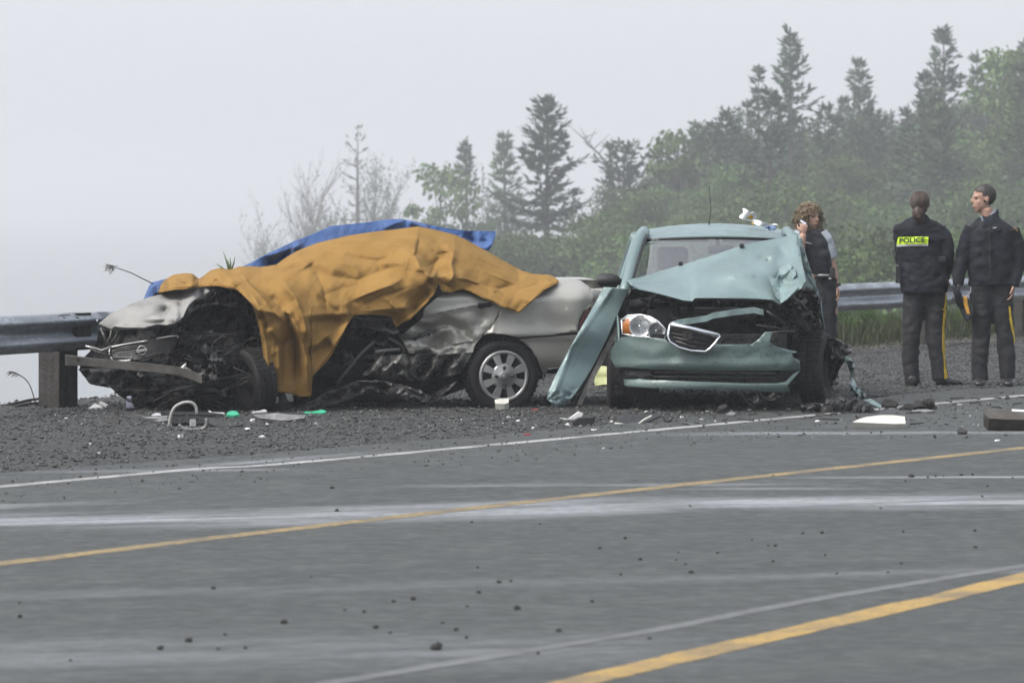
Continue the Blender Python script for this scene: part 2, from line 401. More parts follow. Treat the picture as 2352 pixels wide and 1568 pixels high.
rails = [(6, 22), (22, 34), (34, 47), (47, 58), (58, 70), (70, 82), (82, 96)]
for a, b in rails: rail_mesh(a, b + (1 if b < 96 else 0), 'beam_section')
def post(cx, cy, w, d, h, dirv):
    n = Vector((dirv.y, -dirv.x, 0)); M = Matrix(((dirv.x, n.x, 0), (dirv.y, n.y, 0), (0, 0, 1)))
    g = G().box((0, 0, h/2 - .45), (w, d, h + .9), None, .008)
    vs = [M @ v for v in g.v]; vs = [Vector((v.x + cx, v.y + cy, v.z + .004 * nz((v.x*9, v.y*9, v.z*5)))) for v in vs]
    mesh('post', vs, g.f, 'post_timber', gr_t)
    g2 = G().box((0, 0, .63), (w * .8, .14, .3), None, .006); vs = [M @ (v + Vector((0, d/2 + .075, 0))) for v in g2.v]
    mesh('spacer_block', [Vector((v.x + cx, v.y + cy, v.z)) for v in vs], g2.f, 'post_timber', gr_t)
arc = [0.0]
for i in range(1, len(RS)): arc.append(arc[-1] + (RS[i] - RS[i-1]).length)
rpx = [1176 + q.x * F / q.y for q in RS]
def rail_at(sv):
    i = max(1, min(len(RS) - 2, int(np.searchsorted(arc, sv)))); t_ = (sv - arc[i-1]) / max(1e-6, arc[i] - arc[i-1]); return RS[i-1].lerp(RS[i], t_), (RS[i] - RS[i-1]).normalized()
s_a, s_b = interp(rpx, arc, 182), interp(rpx, arc, 2150); nb = round((s_b - s_a) / 3.8); dsp = (s_b - s_a) / nb
for k_ in range(-1, nb + 3):
    q, d = rail_at(s_a + k_ * dsp); n = Vector((d.y, -d.x, 0)); q = q - n * .2
    post(q.x, q.y, .3 if k_ < 1 else .2, .2, .74, d)
# splice bolts on the section ends
for a, b in rails[1:]:
    q = RS[a]; d = (RS[a+1] - RS[a-1]).normalized(); n = Vector((d.y, -d.x, 0))
    for k in (-.1, .1):
        for z in (.71, .55): G().lathe([(0, .014), (.012, .012), (.016, 0)], q + d * k + n * .083 + Vector((0, 0, z)), n, 8).build('bolt', 'galvanised', gr_t)

# ---------------------------------------------------------------- the fog bank
hz = G().box((0, 2290, 2.2), (8000, 4800, 53)).build('haze', 'earth'); hz.data.materials.clear()
hm = bpy.data.materials.new('fog'); hm.use_nodes = True; t = hm.node_tree; t.nodes.clear()
o_ = t.nodes.new('ShaderNodeOutputMaterial'); pv = t.nodes.new('ShaderNodeVolumePrincipled'); t.links.new(pv.outputs[0], o_.inputs['Volume'])
pv.inputs['Color'].default_value = (.97, .985, 1, 1); pv.inputs['Density'].default_value = 0.00093; pv.inputs['Anisotropy'].default_value = .34
hz.data.materials.append(hm); tag(hz, 'pale grey fog over the road and trees', 'fog', kind='stuff')
# ---------------------------------------------------------------- trees and undergrowth
KD = 3.1      # the wood stands well back from the road
def leafmat(name, c1, c2, c3, tr=.3):
    m, N, p, pos, out = newmat(name)
    c = N.mix(N.ramp(N.noise(pos, .55, 3), .35, .65), c1, c2); c = N.mix(N.ramp(N.noise(pos, 9, 2), .45, .7), c, c3)
    oi = N.n('ObjectInfo'); hv_ = N.n('HueSaturation'); N.put(hv_.inputs['Color'], c); N.put(hv_.inputs['Value'], N.m('MULTIPLY_ADD', oi.outputs['Random'], .75, .7)); N.put(hv_.inputs['Hue'], N.m('MULTIPLY_ADD', oi.outputs['Random'], .03, .485)); c = hv_.outputs[0]
    N.put(p.inputs['Base Color'], c); p.inputs['Roughness'].default_value = .65; p.inputs['Specular IOR Level'].default_value = .25
    tl = N.n('BsdfTranslucent'); N.put(tl.inputs[0], c); mx = N.n('MixShader'); mx.inputs[0].default_value = tr
    N.t.links.new(p.outputs[0], mx.inputs[1]); N.t.links.new(tl.outputs[0], mx.inputs[2]); N.t.links.new(mx.outputs[0], out.inputs[0])
leafmat('spruce_needles', (.019, .039, .022), (.03, .054, .028), (.048, .078, .035), .12)
leafmat('spruce_young', (.032, .062, .03), (.044, .076, .034), (.07, .105, .045), .15)
leafmat('maple_leaves', (.045, .084, .026), (.062, .105, .03), (.095, .138, .04))
leafmat('brush_leaves', (.034, .064, .022), (.05, .088, .024), (.085, .122, .034))
leafmat('alder_leaves', (.05, .06, .04), (.07, .08, .05), (.09, .1, .06))
leafmat('grass_blades', (.019, .026, .012), (.029, .035, .016), (.052, .053, .027), .2)
mat('bark', (.05, .045, .04), .9, var=.4, vs=8, bump=(25, .6, .02))
mat('grey_twig', (.075, .07, .065), .9, var=.3, vs=10)
def np_mesh(name, V, quads, material, parent):
    me = bpy.data.meshes.new(name); n = len(V); q = len(quads)
    me.vertices.add(n); me.vertices.foreach_set('co', np.asarray(V, np.float32).ravel())
    me.loops.add(q * 4); me.loops.foreach_set('vertex_index', np.asarray(quads, np.int32).ravel())
    me.polygons.add(q); me.polygons.foreach_set('loop_start', np.arange(0, q * 4, 4, dtype=np.int32)); me.polygons.foreach_set('loop_total', np.full(q, 4, np.int32))
    me.update(calc_edges=True); me.validate(); me.materials.append(MATS[material])
    o = bpy.data.objects.new(name, me); COL.objects.link(o); o.parent = parent; return o
def diamonds(C, A, B, L, Wd):
    "leaf faces: centre-base C, unit long axis A, unit side axis B"
    C, A, B = (np.asarray(q, float) for q in (C, A, B)); L = np.asarray(L, float).reshape(-1, 1); Wd = np.asarray(Wd, float).reshape(-1, 1)
    V = np.empty((len(C), 4, 3)); V[:, 0] = C; V[:, 1] = C + A * L * .45 + B * Wd; V[:, 2] = C + A * L; V[:, 3] = C + A * L * .45 - B * Wd
    return V.reshape(-1, 3), np.arange(len(C) * 4).reshape(-1, 4)
def spruce_geo(h, rad, seed, dens=1.0, tk=1.0, bare=.06, whorl=.27, sag=.35, gaps=.1, shape=.85):
    rg = np.random.default_rng(seed); C, A, B, L, Wd = [], [], [], [], []; tw = G()
    lean = rg.normal(0, .012, 2)
    def tr(z): return Vector((lean[0] * z, lean[1] * z, z))
    z = h * bare
    while z < h * .985:
        t = z / h; Rb = rad * ((1 - t) ** shape) * (1 - .25 * max(0, .25 - t) * 4) + .06; k = int(rg.integers(5, 8))
        if t > .93: k = 4
        a0 = rg.uniform(0, 6.28); cut = rg.random() < gaps
        for j in range(k):
            if rg.random() < gaps: continue
            az = a0 + j * 6.283 / k + rg.normal(0, .25); ln = Rb * rg.uniform(.62, 1.18) * (.5 if cut else 1)
            el = lerp(-.2, .75, t ** 1.6) + rg.normal(0, .1); d = np.array([math.cos(az), math.sin(az), 0]); n_ = max(3, int(ln / .085 * dens)); base = np.array(tr(z + rg.normal(0, .04)))
            pts = []
            for i in range(n_ + 1):
                s_ = i / n_; r_ = ln * s_
                pts.append(base + d * r_ * math.cos(el) + np.array([0, 0, r_ * math.sin(el) - sag * ln * (s_ ** 1.5) * (1 - t) * .8 + .16 * ln * s_ ** 4]))
            if ln > .3: tw.tube([pts[0], pts[len(pts)//2], pts[-1]], [(.006 + .012 * ln) * tk, (.004 + .006 * ln) * tk, .003 * tk], 4, False)
            for i in range(1, n_ + 1):
                s_ = i / n_; ax = unit(pts[i] - pts[i-1]); sd = unit(np.cross(ax, [0, 0, 1.0])); up = np.cross(sd, ax)
                tl = (.1 + .30 * ln * (1 - s_) ** .8) * rg.uniform(.7, 1.25)
                for sg in (-1, 1):
                    dv = unit(ax * .75 + sd * sg * .75 + up * rg.normal(-.12, .15)); m_ = max(1, int(tl / .13))
                    for q in range(m_):
                        c_ = pts[i] + dv * tl * q / m_ + np.array([0, 0, -.06 * tl * (q / m_) ** 2])
                        C.append(c_); A.append(unit(dv + rg.normal(0, .22, 3))); B.append(unit(np.cross(dv, up + rg.normal(0, .5, 3)))); L.append(.21 * rg.uniform(.7, 1.2)); Wd.append(.040 * rg.uniform(.7, 1.4))
                C.append(pts[i]); A.append(unit(ax + up * rg.normal(.1, .3))); B.append(unit(sd + up * rg.normal(0, .5))); L.append(.2); Wd.append(.035)
        z += whorl * rg.uniform(.8, 1.2) * (1.15 - .45 * t)
    # leader
    for i in range(10):
        zz = h * (.96 + .04 * i / 10); C.append(np.array(tr(zz))); A.append(unit([rg.normal(0, .5), rg.normal(0, .5), 1])); B.append(unit([rg.normal(), rg.normal(), 0])); L.append(.14); Wd.append(.02)
    tr_g = G(); tr_g.tube([tr(h * i / 8) - Vector((0, 0, .6 if i == 0 else 0)) for i in range(9)], [max(.008, (.02 + .018 * h) * (1 - i / 8.2)) for i in range(9)], 7)
    tr_g.add(tw.v, tw.f)
    return tr_g, diamonds(C, A, B, L, Wd)
def put_tree(name, label, cat, loc, tg, crown, cm, tm='bark', group=None, sc=KD):
    o = thing(name, label, cat, loc, group); o.scale = (sc,) * 3
    mesh('trunk', [v + Vector(loc) for v in tg.v], tg.f, tm, o, True)
    if crown is not None: np_mesh('crown', crown[0], crown[1], cm, o)
    return o
def broad_geo(h, w, seed, nclump=34, leaves=60, ls=.12, low=.25, droop=.5, thin=1.0, rise=1.0):
    rg = np.random.default_rng(seed); g = G(); C, A, B, L, Wd = [], [], [], [], []
    ns = int(rg.integers(1, 4)); stems = []
    for s_ in range(ns):
        top = Vector((rg.normal(0, w * .22), rg.normal(0, w * .22), h * rg.uniform(.7, .95))); mid = top * .5 + Vector((rg.normal(0, .15), rg.normal(0, .15), 0))
        P = spline([Vector((rg.normal(0, .1), rg.normal(0, .1), -.6)), mid, top], 5); stems.append(P)
        g.tube(P, [max(.006, (.012 + .011 * h) * (1 - i / (len(P) + .5))) for i in range(len(P))], 6)
    for k in range(nclump):
        t = low + (1 - low) * rg.random() ** .8; rr = w / 2 * math.sin(math.pi * min(.97, max(.05, (t - low * .6) / (1.06 - low * .6)))) ** .7 * rg.uniform(.35, 1.1)
        az = rg.uniform(0, 6.283); c_ = Vector((rr * math.cos(az), rr * math.sin(az), h * t + rg.normal(0, .1)))
        P = stems[int(rg.integers(0, ns))]; s0 = P[min(len(P) - 1, int(len(P) * min(.95, max(.15, t * .8))))]
        mid = s0.lerp(c_, .55) + Vector((0, 0, .08 * rise)); g.tube([s0, mid, c_], [.014, .009, .004], 4, False)
        cr = rg.uniform(.18, .42) * (.5 + w / 4); nl = int(leaves * rg.uniform(.5, 1.4) * thin)
        q = rg.normal(0, 1, (nl, 3)); q = q / np.linalg.norm(q, axis=1, keepdims=True) * (rg.random((nl, 1)) ** .45) * cr * np.array([1.15, 1.15, .75]) + np.array(c_)
        out_ = unit(q - np.array(c_) + rg.normal(0, .15, (nl, 3))); ax = unit(out_ * .7 + rg.normal(0, .5, (nl, 3)) - np.array([0, 0, droop])); sd = unit(np.cross(ax, rg.normal(0, 1, (nl, 3)) * .6 + np.array([0, 0, 1.0]) * 0 + out_ * .4))
        C += list(q); A += list(ax); B += list(sd); L += list(ls * rg.uniform(.6, 1.3, nl)); Wd += list(ls * .33 * rg.uniform(.7, 1.3, nl))
    return g, diamonds(C, A, B, L, Wd)
def twig_geo(h, w, seed, stems=9, lv=0, ls=.06):
    "thin many-stemmed shrub, nearly bare"
    rg = np.random.default_rng(seed); g = G(); C, A, B, L, Wd = [], [], [], [], []
    def grow(p, d, ln, r, dep):
        P = [p]; dd = Vector(d)
        for i in range(5):
            dd = (dd + Vector(rg.normal(0, .11, 3)) + Vector((0, 0, .05))).normalized(); P.append(P[-1] + dd * ln / 5)
        g.tube(P, [r * (1 - .75 * i / 5) for i in range(6)], 3 if dep else 5, False)
        if dep < 2:
            for i in range(1, 6):
                for _ in range(2 if dep == 0 else 1):
                    a = rg.uniform(0, 6.283); nd = (dd * 1.0 + Vector((math.cos(a), math.sin(a), .15)) * .62).normalized(); grow(P[i], nd, ln * rg.uniform(.28, .5), r * .5, dep + 1)
        if lv and dep:
            for _ in range(int(lv * rg.uniform(.4, 1.5))):
                q = P[int(rg.integers(1, 6))]; C.append(np.array(q) + rg.normal(0, .03, 3)); ax = unit(rg.normal(0, 1, 3) - np.array([0, 0, .4])); A.append(ax); B.append(unit(np.cross(ax, rg.normal(0, 1, 3)))); L.append(ls * rg.uniform(.7, 1.3)); Wd.append(ls * .3)
    for s_ in range(stems):
        a = rg.uniform(0, 6.283); sp = rg.uniform(0, .32) * w / h; grow(Vector((rg.normal(0, .15), rg.normal(0, .15), -.5)), (math.cos(a) * sp, math.sin(a) * sp, 1), h * rg.uniform(.65, 1.02), .012 + .004 * h, 0)
    return g, (diamonds(C, A, B, L, Wd) if C else None)
def base(x, Y):
    Y *= KD; X = (x - 1176) * Y / F; return Vector((X, Y, land(X, Y)))
def top_h(x, ytop, Y): return (at(x, ytop, Y * KD).z - base(x, Y).z) / KD
# the spruces that stand out, left to right: apex column, apex row, distance, crown radius
SPR = [
 (1163, 308, 112, .85, 'slim pale spruce left of the big dark spruce', 1, dict(gaps=.05, dens=1.2, whorl=.22)),
 (1075, 318, 118, .5, 'thin spruce with a tufted top on a bare leaning trunk', 1, dict(bare=.62, gaps=.05)),
 (1255, 226, 92, 1.45, 'big dark layered spruce between the blanket and the teal car', 0, dict(gaps=.07, whorl=.25, sag=.15, shape=.68, dens=1.5)),
 (1432, 335, 98, 1.5, 'broad drooping spruce behind the teal car mirror', 0, dict(gaps=.08, whorl=.27, shape=.55, dens=1.2)),
 (1594, 284, 104, .8, 'small pointed spruce above the teal car roof', 1, dict(gaps=.1)),
 (1745, 152, 104, .75, 'thin open spruce left of the tallest middle spruce', 0, dict(gaps=.3, bare=.35, dens=.8)),
 (1819, 78, 98, 1.6, 'tall spruce with spread open tiers above the phoning officer', 0, dict(gaps=.1, whorl=.3, sag=.1, dens=1.2)),
 (1940, 232, 102, .8, 'shorter spruce against the left side of a pointed one', 0, dict(gaps=.2)),
 (1976, 136, 104, 1.15, 'pointed spruce between the two tallest ones', 1, dict(gaps=.08, dens=1.2)),
 (2083, 246, 96, 1.0, 'small spruce left of the broken pale-topped spruce', 0, dict(gaps=.2)),
 (2118, 178, 100, 1.1, 'sparse spruce with one bare leader left of the tallest spruce', 0, dict(gaps=.25)),
 (2171, 60, 100, 1.35, 'tallest spruce with a long thin tip above the officers', 0, dict(gaps=.08, dens=1.2)),
 (2250, 122, 103, 1.2, 'dense spruce right of the tallest one', 1, dict(gaps=.06, dens=1.2)),
]
for i, (x, yt, Y, rad, lab, young, kw) in enumerate(SPR):
    h = top_h(x, yt, Y); tg, cr = spruce_geo(h, rad, 40 + i, **kw)
    put_tree('spruce_tree', lab, 'tree', base(x, Y), tg, cr, 'spruce_young' if young else 'spruce_needles', group='spruces of the misty wood')
# dead spruce and bare shrubs over the covered car
h = top_h(820, 292, 128); tg, cr = spruce_geo(h, 1.2, 77, dens=.4, tk=1.5, gaps=.22, whorl=.42, sag=-.05, bare=.1, shape=.75)
keep = np.random.default_rng(1).random(len(cr[1])) < .22
cv = cr[0].reshape(-1, 4, 3)[keep].reshape(-1, 3); put_tree('dead_spruce', 'nearly bare dead spruce standing above the blue tarpaulin', 'tree', base(820, 128), tg, (cv, np.arange(len(cv)).reshape(-1, 4)), 'alder_leaves', 'grey_twig')
for x, yt, Y, w, sd, st, lv, lab in ((705, 378, 134, 2.0, 3, 10, 1, 'taller bare twiggy shrub left of the dead spruce'), (628, 470, 130, 1.7, 5, 9, 2, 'lower bare twiggy shrub at the left end of the trees'),
        (880, 368, 136, 2.2, 8, 8, 7, 'half-leafed grey shrub right of the dead spruce'), (775, 455, 130, 1.2, 9, 6, 8, 'small half-leafed shrub beneath the dead spruce'),
        (1135, 420, 116, 1.2, 12, 6, 8, 'thin half-leafed sapling left of the big dark spruce')):
    h = top_h(x, yt, Y); tg, cr = twig_geo(h * .86, w * .8, sd, st, lv, .075); put_tree('twiggy_shrub', lab, 'shrub', base(x, Y), tg, cr, 'alder_leaves', 'grey_twig')
# leaning bare sapling between the spruces
b0 = base(1425, 100); tipP = at(1340, 318, 100 * KD); g = G(); P = spline([Vector((0, 0, -.5)), (at(1405, 420, 100 * KD) - b0) / KD, (tipP - b0) / KD], 6)
g.tube(P, [.05 * (1 - i / 16) for i in range(len(P))], 5)
rg = np.random.default_rng(3)
for i in range(5, len(P)):
    for s_ in (-1, 1): g.tube([P[i], P[i] + Vector((s_ * rg.uniform(.1, .4), rg.normal(0, .2), rg.uniform(.1, .5)))], [.014, .004], 4, False)
put_tree('bare_sapling', 'leaning leafless sapling between two dark spruces', 'tree', b0, g, None, None, 'grey_twig')
# maples with hanging leaves
MAP = [(1030, 362, 108, 2.1, 26, 'pale maple with hanging leaf clusters right of the covered car', .7), (1548, 318, 90, 1.6, 18, 'young maple with rounded top behind the teal car', .7), (2305, 130, 92, 2.0, 24, 'round-headed maple at the right end of the skyline', 1.), (2350, 124, 88, 1.8, 24, 'maple cut by the right edge of the picture', 1.)]
for i, (x, yt, Y, w, nc, lab, th) in enumerate(MAP):
    tg, cr = broad_geo(top_h(x, yt, Y) * 1.0, w, 90 + i, nc, 46, .15, .3, 1.0, th * 1.5); put_tree('maple_tree', lab, 'tree', base(x, Y), tg, cr, 'maple_leaves')
# the wood: repeats of a few broadleaf trees and bushes in depth
protoW = []
for i in range(5):
    tg, cr = broad_geo(6.0, 3.0, 200 + i, 110, 105, .11, .12, .35); protoW.append(put_tree('broadleaf_tree', 'leafy broadleaf tree in the misty wood behind the officers', 'tree', (300 + 8*i, -40, 0), tg, cr, 'brush_leaves' if i % 2 else 'maple_leaves', group='broadleaf trees of the misty wood'))
protoB = []
for i in range(4):
    tg, cr = broad_geo(2.6, 2.6, 300 + i, 70, 85, .085, .04, .2); protoB.append(put_tree('leafy_bush', 'low light-green leafy bush beyond the guardrail', 'bush', (300 + 8*i, -50, 0), tg, cr, 'brush_leaves', group='bushes beyond the guardrail'))
SKX = [1130, 1260, 1390, 1480, 1560, 1620, 1700, 1800, 1880, 1960, 2040, 2120, 2200, 2280, 2400]
SKY = [575, 575, 470, 430, 400, 355, 325, 322, 312, 308, 300, 285, 265, 225, 175]
rg = np.random.default_rng(21); used = set()
def stamp(protos, x, yt, Y, k, wide, lab=None):
    b_ = base(x, Y); h = top_h(x, yt, Y); hp = 2.6 if protos is protoB else 6.0; o = protos[k % len(protos)]; sz = h / hp; wz = max(sz * .8, min(sz * 1.25, wide)) * KD; sz *= KD
    if o.name not in used:
        used.add(o.name); o.location = b_; o.rotation_euler = (0, 0, rg.uniform(0, 6.28)); o.scale = (wz, wz, sz); c_ = o
    else: c_ = copy_thing(o, b_, rg.uniform(0, 6.28), (wz, wz, sz))
    if lab: c_['label'] = lab
k = 0
for x in np.arange(1450, 2440, 80):
    x += rg.normal(0, 9); stamp(protoW, x, interp(SKX, SKY, x) + rg.normal(0, 14), rg.uniform(100, 112), k, .95, 'leafy broadleaf tree on the rear skyline of the misty wood'); k += 1
for x in np.arange(1400, 2440, 75):
    x += rg.normal(0, 10); stamp(protoW, x, interp(SKX, SKY, x) * .5 + 240 + rg.normal(0, 24), rg.uniform(84, 92), k, .9, 'leafy broadleaf tree in the middle rank of the misty wood'); k += 1
protoS = []
for i in range(5):
    tg, cr = spruce_geo(6.0, 1.5, 260 + i, gaps=.1, whorl=.27, dens=1.0, shape=.75); protoS.append(put_tree('spruce_tree', 'misty spruce standing inside the wood behind the officers', 'tree', (300 + 8*i, -60, 0), tg, cr, 'spruce_needles' if i % 2 else 'spruce_young', group='spruces inside the misty wood'))
k = 0
for x in np.arange(1480, 2440, 52):
    x += rg.normal(0, 14); stamp(protoS, x, interp(SKX, SKY, x) - 30 + rg.normal(0, 38), rg.uniform(93, 104), k, .9, 'misty spruce in the rear rank of the wood'); k += 1
for x in np.arange(1520, 2440, 62):
    x += rg.normal(0, 20); stamp(protoS, x, interp(SKX, SKY, x) * .75 + 75 + rg.normal(0, 45), rg.uniform(80, 96), k, .85, 'misty spruce in the front rank of the wood'); k += 1
k = 0
for x in np.arange(1120, 2440, 66):
    x += rg.normal(0, 12); stamp(protoB, x, (interp(SKX, SKY, x) * .3 + 395 if x > 1390 else 565) + rg.normal(0, 22), rg.uniform(74, 80), k, 1.05, 'leafy bush at the foot of the misty wood'); k += 1
for x in np.arange(1900, 2440, 70):
    x += rg.normal(0, 14); stamp(protoB, x, 575 + rg.normal(0, 25), rg.uniform(46, 52), k, .95, 'leafy bush close behind the rail and the officers'); k += 1
for x in (1130, 1185, 1330, 1395, 960, 1050):
    stamp(protoB, x, (600 if x > 1100 else 590) + rg.normal(0, 8), 96 if x > 1100 else 118, k, 1.2, 'low bush in the gap between the two wrecks' if x > 1100 else 'low bush behind the blue tarpaulin'); k += 1
for x, yt, Y in ((1925, 735, 52), (1990, 745, 53), (2045, 752, 54), (2160, 748, 55), (2215, 742, 55), (2300, 735, 56), (2345, 725, 57)):
    b_ = base(x, Y / KD); h = at(x, yt - 30 + 12 * math.sin(x), Y).z - b_.z; o = copy_thing(protoB[k % 4], b_, x, (h / 2.6 * 1.1, h / 2.6 * 1.1, h / 2.6)); k += 1
    o['label'] = 'knee-high weed clump under the right-hand guardrail'; o['category'] = 'weed'; o['group'] = 'weeds under the guardrail'; o.name = 'weed_clump'
# rough grass on the bank under the rail
def grass(name, n, box, test, hmin, hmax, seed, label):
    rg = np.random.default_rng(seed); C, A, B, L, Wd = [], [], [], [], []
    while len(C) < n:
        x = rg.uniform(box[0], box[1]); y = rg.uniform(box[2], box[3])
        if not test(x, y) or fbm((x, y, 3), .9) < rg.uniform(-.7, .1): continue
        C.append((x, y, land(x, y) - .01)); d = rg.normal(0, .28, 2); A.append(unit([d[0], d[1], 1])); a = rg.uniform(0, 6.28); B.append((math.cos(a), math.sin(a), 0)); L.append(rg.uniform(hmin, hmax)); Wd.append(rg.uniform(.005, .011))
    V_, q_ = diamonds(C, A, B, L, Wd); o = np_mesh(name, V_, q_, 'grass_blades', None); tag(o, label, 'grass', kind='stuff')
grass('bank_grass', 11000, (1.5, 9, 46, 62), lambda x, y: .45 < off_rail(x, y) < 4.5, .08, .42, 31, 'long rough grass on the bank beneath the guardrail')
# seeding weed stalk beside the rail post, in front of the fog
g = G(); P = spline([at(83, 930, 36.2), at(66, 880, 36.2), at(38, 857, 36.2), at(22, 853, 36.2)], 5); g.tube(P, [.006, .006] + [.005] * (len(P) - 2), 5)
for i in range(9, len(P)): g.tube([P[i], P[i] + Vector((-.03, .0, -.02 - .01 * (i % 3)))], [.006, .002], 4)
tag(g.build('weed_stalk', 'grey_twig', origin=(P[0].x, P[0].y, P[0].z)), 'dry bent weed stalk left of the near rail post', 'weed')
for nm, P, lab in (('fallen_rail_cable', [at(-30, 938, 35.9), at(40, 925, 36.0), at(70, 918, 36.1), at(130, 912, 36.2)], 'lower dark cable running low behind the near rail post'), ('fallen_rail_cable', [at(-30, 946, 35.6), at(20, 938, 35.7), at(60, 928, 35.9), at(130, 922, 36.1)], 'lowest dark cable just above the gravel by the rail post')):
    q = spline([Vector(p) for p in P], 6); tag(G().tube(q, .012, 6).build('loose_cable', 'post_timber', None, True, origin=(q[0].x, q[0].y, q[0].z)), lab.replace('lower dark', 'upper dark'), 'cable')
# ---------------------------------------------------------------- the teal car, seen from the front
mat('teal_paint', (.118, .17, .172), .52, .15, var=.14, vs=2.5, coat=.12, bump=(260, .04, .002))
mat('teal_muddy', (.07, .108, .103), .46, .15, var=.15, vs=3, coat=.25, dirt=((.045, .055, .045), 38, .5, .72))
mat('teal_torn', (.16, .225, .222), .45, .3, var=.3, vs=9, coat=.2, dirt=((.05, .06, .06), 10, .55, .8))
mat('black_plastic', (.012, .0125, .0135), .55, 0, var=.4, vs=12, spec=.35)
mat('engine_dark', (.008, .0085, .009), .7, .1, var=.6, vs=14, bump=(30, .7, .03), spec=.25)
mat('greasy_metal', (.045, .044, .042), .5, .6, var=.6, vs=11, bump=(22, .6, .02))
mat('bare_metal', (.22, .22, .215), .42, .8, var=.4, vs=9, bump=(18, .4, .015))
mat('rubber', (.009, .009, .0095), .78, 0, var=.5, vs=16, spec=.3)
mat('chrome', (.62, .64, .66), .16, 1.0, var=.1, vs=5)
mat('lamp_reflector', (.55, .57, .58), .3, .5, var=.1, vs=14)
mat('amber_lens', (.36, .12, .02), .25, 0, var=.2, vs=10, coat=.6)
mat('seat_cloth', (.05, .052, .055), .9, 0, var=.3, vs=20)
mat('trim_grey', (.11, .11, .11), .8, 0, var=.2, vs=9)
mat('hub_silver', (.3, .3, .295), .38, .7, var=.2, vs=9)
m, N, p, pos, out = newmat('window_glass')
tb = N.n('BsdfTransparent'); tb.inputs[0].default_value = (.82, .87, .86, 1); gl = N.n('BsdfGlossy'); gl.inputs['Roughness'].default_value = .03; gl.inputs[0].default_value = (1, 1, 1, 1)
ge = N.n('NewGeometry'); dt = N.n('VectorMath', operation='DOT_PRODUCT'); N.t.links.new(ge.outputs['Incoming'], dt.inputs[0]); N.t.links.new(ge.outputs['Normal'], dt.inputs[1])
fz = N.m('MULTIPLY_ADD', N.m('POWER', N.m('SUBTRACT', 1.0, N.m('ABSOLUTE', dt.outputs['Value'])), 5.0), .95, .2)
mx = N.n('MixShader'); N.put(mx.inputs[0], fz); N.t.links.new(tb.outputs[0], mx.inputs[1]); N.t.links.new(gl.outputs[0], mx.inputs[2]); N.t.links.new(mx.outputs[0], out.inputs[0])
m, N, p, pos, out = newmat('lamp_glass')
tb = N.n('BsdfTransparent'); gl = N.n('BsdfGlossy'); gl.inputs['Roughness'].default_value = .06
ge = N.n('NewGeometry'); dt = N.n('VectorMath', operation='DOT_PRODUCT'); N.t.links.new(ge.outputs['Incoming'], dt.inputs[0]); N.t.links.new(ge.outputs['Normal'], dt.inputs[1])
fz = N.m('MULTIPLY_ADD', N.m('POWER', N.m('SUBTRACT', 1.0, N.m('ABSOLUTE', dt.outputs['Value'])), 5.0), .95, .045)
mx = N.n('MixShader'); N.put(mx.inputs[0], fz); N.t.links.new(tb.outputs[0], mx.inputs[1]); N.t.links.new(gl.outputs[0], mx.inputs[2]); N.t.links.new(mx.outputs[0], out.inputs[0])

def tyre_wheel(parent, c, axis, r, w, hub=None, nm='wheel', rimr=.62):
    "wheel (empty) > tyre, rim; axis points outwards"
    e = bpy.data.objects.new(nm, None); COL.objects.link(e); e.parent = parent; e.location = Vector(c) - root_loc(parent); e.empty_display_size = .1
    h = w / 2; ri = r * rimr
    prof = [(ri, -h * .8), (ri + .015, -h * .95), (r * .86, -h * 1.02), (r * .96, -h * .9), (r, -h * .72), (r, -h * .3), (r * .985, -h * .28), (r * .985, -h * .2), (r, -h * .18), (r, h * .18), (r * .985, h * .2), (r * .985, h * .28), (r, h * .3), (r, h * .72), (r * .96, h * .9), (r * .86, h * 1.02), (ri + .015, h * .95), (ri, h * .8), (ri - .02, h * .5)]
    g = G().lathe(prof, c, axis, 48)
    ax = Vector(axis).normalized()
    t = g.build('tyre', 'rubber', e, True)
    # tread sipes as raised blocks along both shoulders
    u = ax.cross(Vector((0, 0, 1))).normalized(); v = u.cross(ax); g = G()
    for k in range(44):
        a = 2 * math.pi * k / 44; d = u * math.cos(a) + v * math.sin(a); tn = ax.cross(d)
        for s_ in (-.62, 0, .62):
            M = Matrix((ax, tn, d)).transposed(); g.box(Vector(c) + ax * s_ * h * .9 + d * (r + .001), (w * .24, r * .09, .012), M)
    tr_ = g.build('tread', 'rubber', e); tag(tr_, kind='stuff')
    g = G().lathe([(.0, h * .45), (ri * .35, h * .4), (ri * .5, h * .1), (ri * .97, -h * .1), (ri, h * .7), (ri * .96, h * .82), (ri * .92, h * .7), (ri * .9, -h * .4)], c, axis, 36)
    g.build('rim', 'hub_silver' if hub else 'black_plastic', e, True)
    return e
def scrap(parent, c, size, seed, m, name='torn_sheet', ax=None, th=.003, amp=.25, n=9, sub=None):
    "an irregular, crumpled piece of sheet"
    rg = random.Random(seed); pts = []
    for k in range(n):
        a = 2 * math.pi * k / n; rr = rg.uniform(.55, 1.0); pts.append((math.cos(a) * rr * size[0] / 2, math.sin(a) * rr * size[1] / 2))
    e = Euler((rg.uniform(-.6, .6), rg.uniform(-.6, .6), rg.uniform(0, 6.28))).to_matrix() if ax is None else ax
    s_ = max(size); o_ = seed * 3.7
    def fn(a, b): return Vector(c) + e @ Vector((a, b, amp * s_ * crease((a + o_, b, o_), 2.6 / s_, 2) + .15 * amp * s_ * fbm((a, b, o_), 5 / s_)))
    return panel(name, pts, s_ / 9, fn, m, parent, th, False)
def hose(parent, pts, r, m='black_plastic', name='hose', n=6): return G().tube(spline(pts, 6), r, n).build(name, m, parent, True)

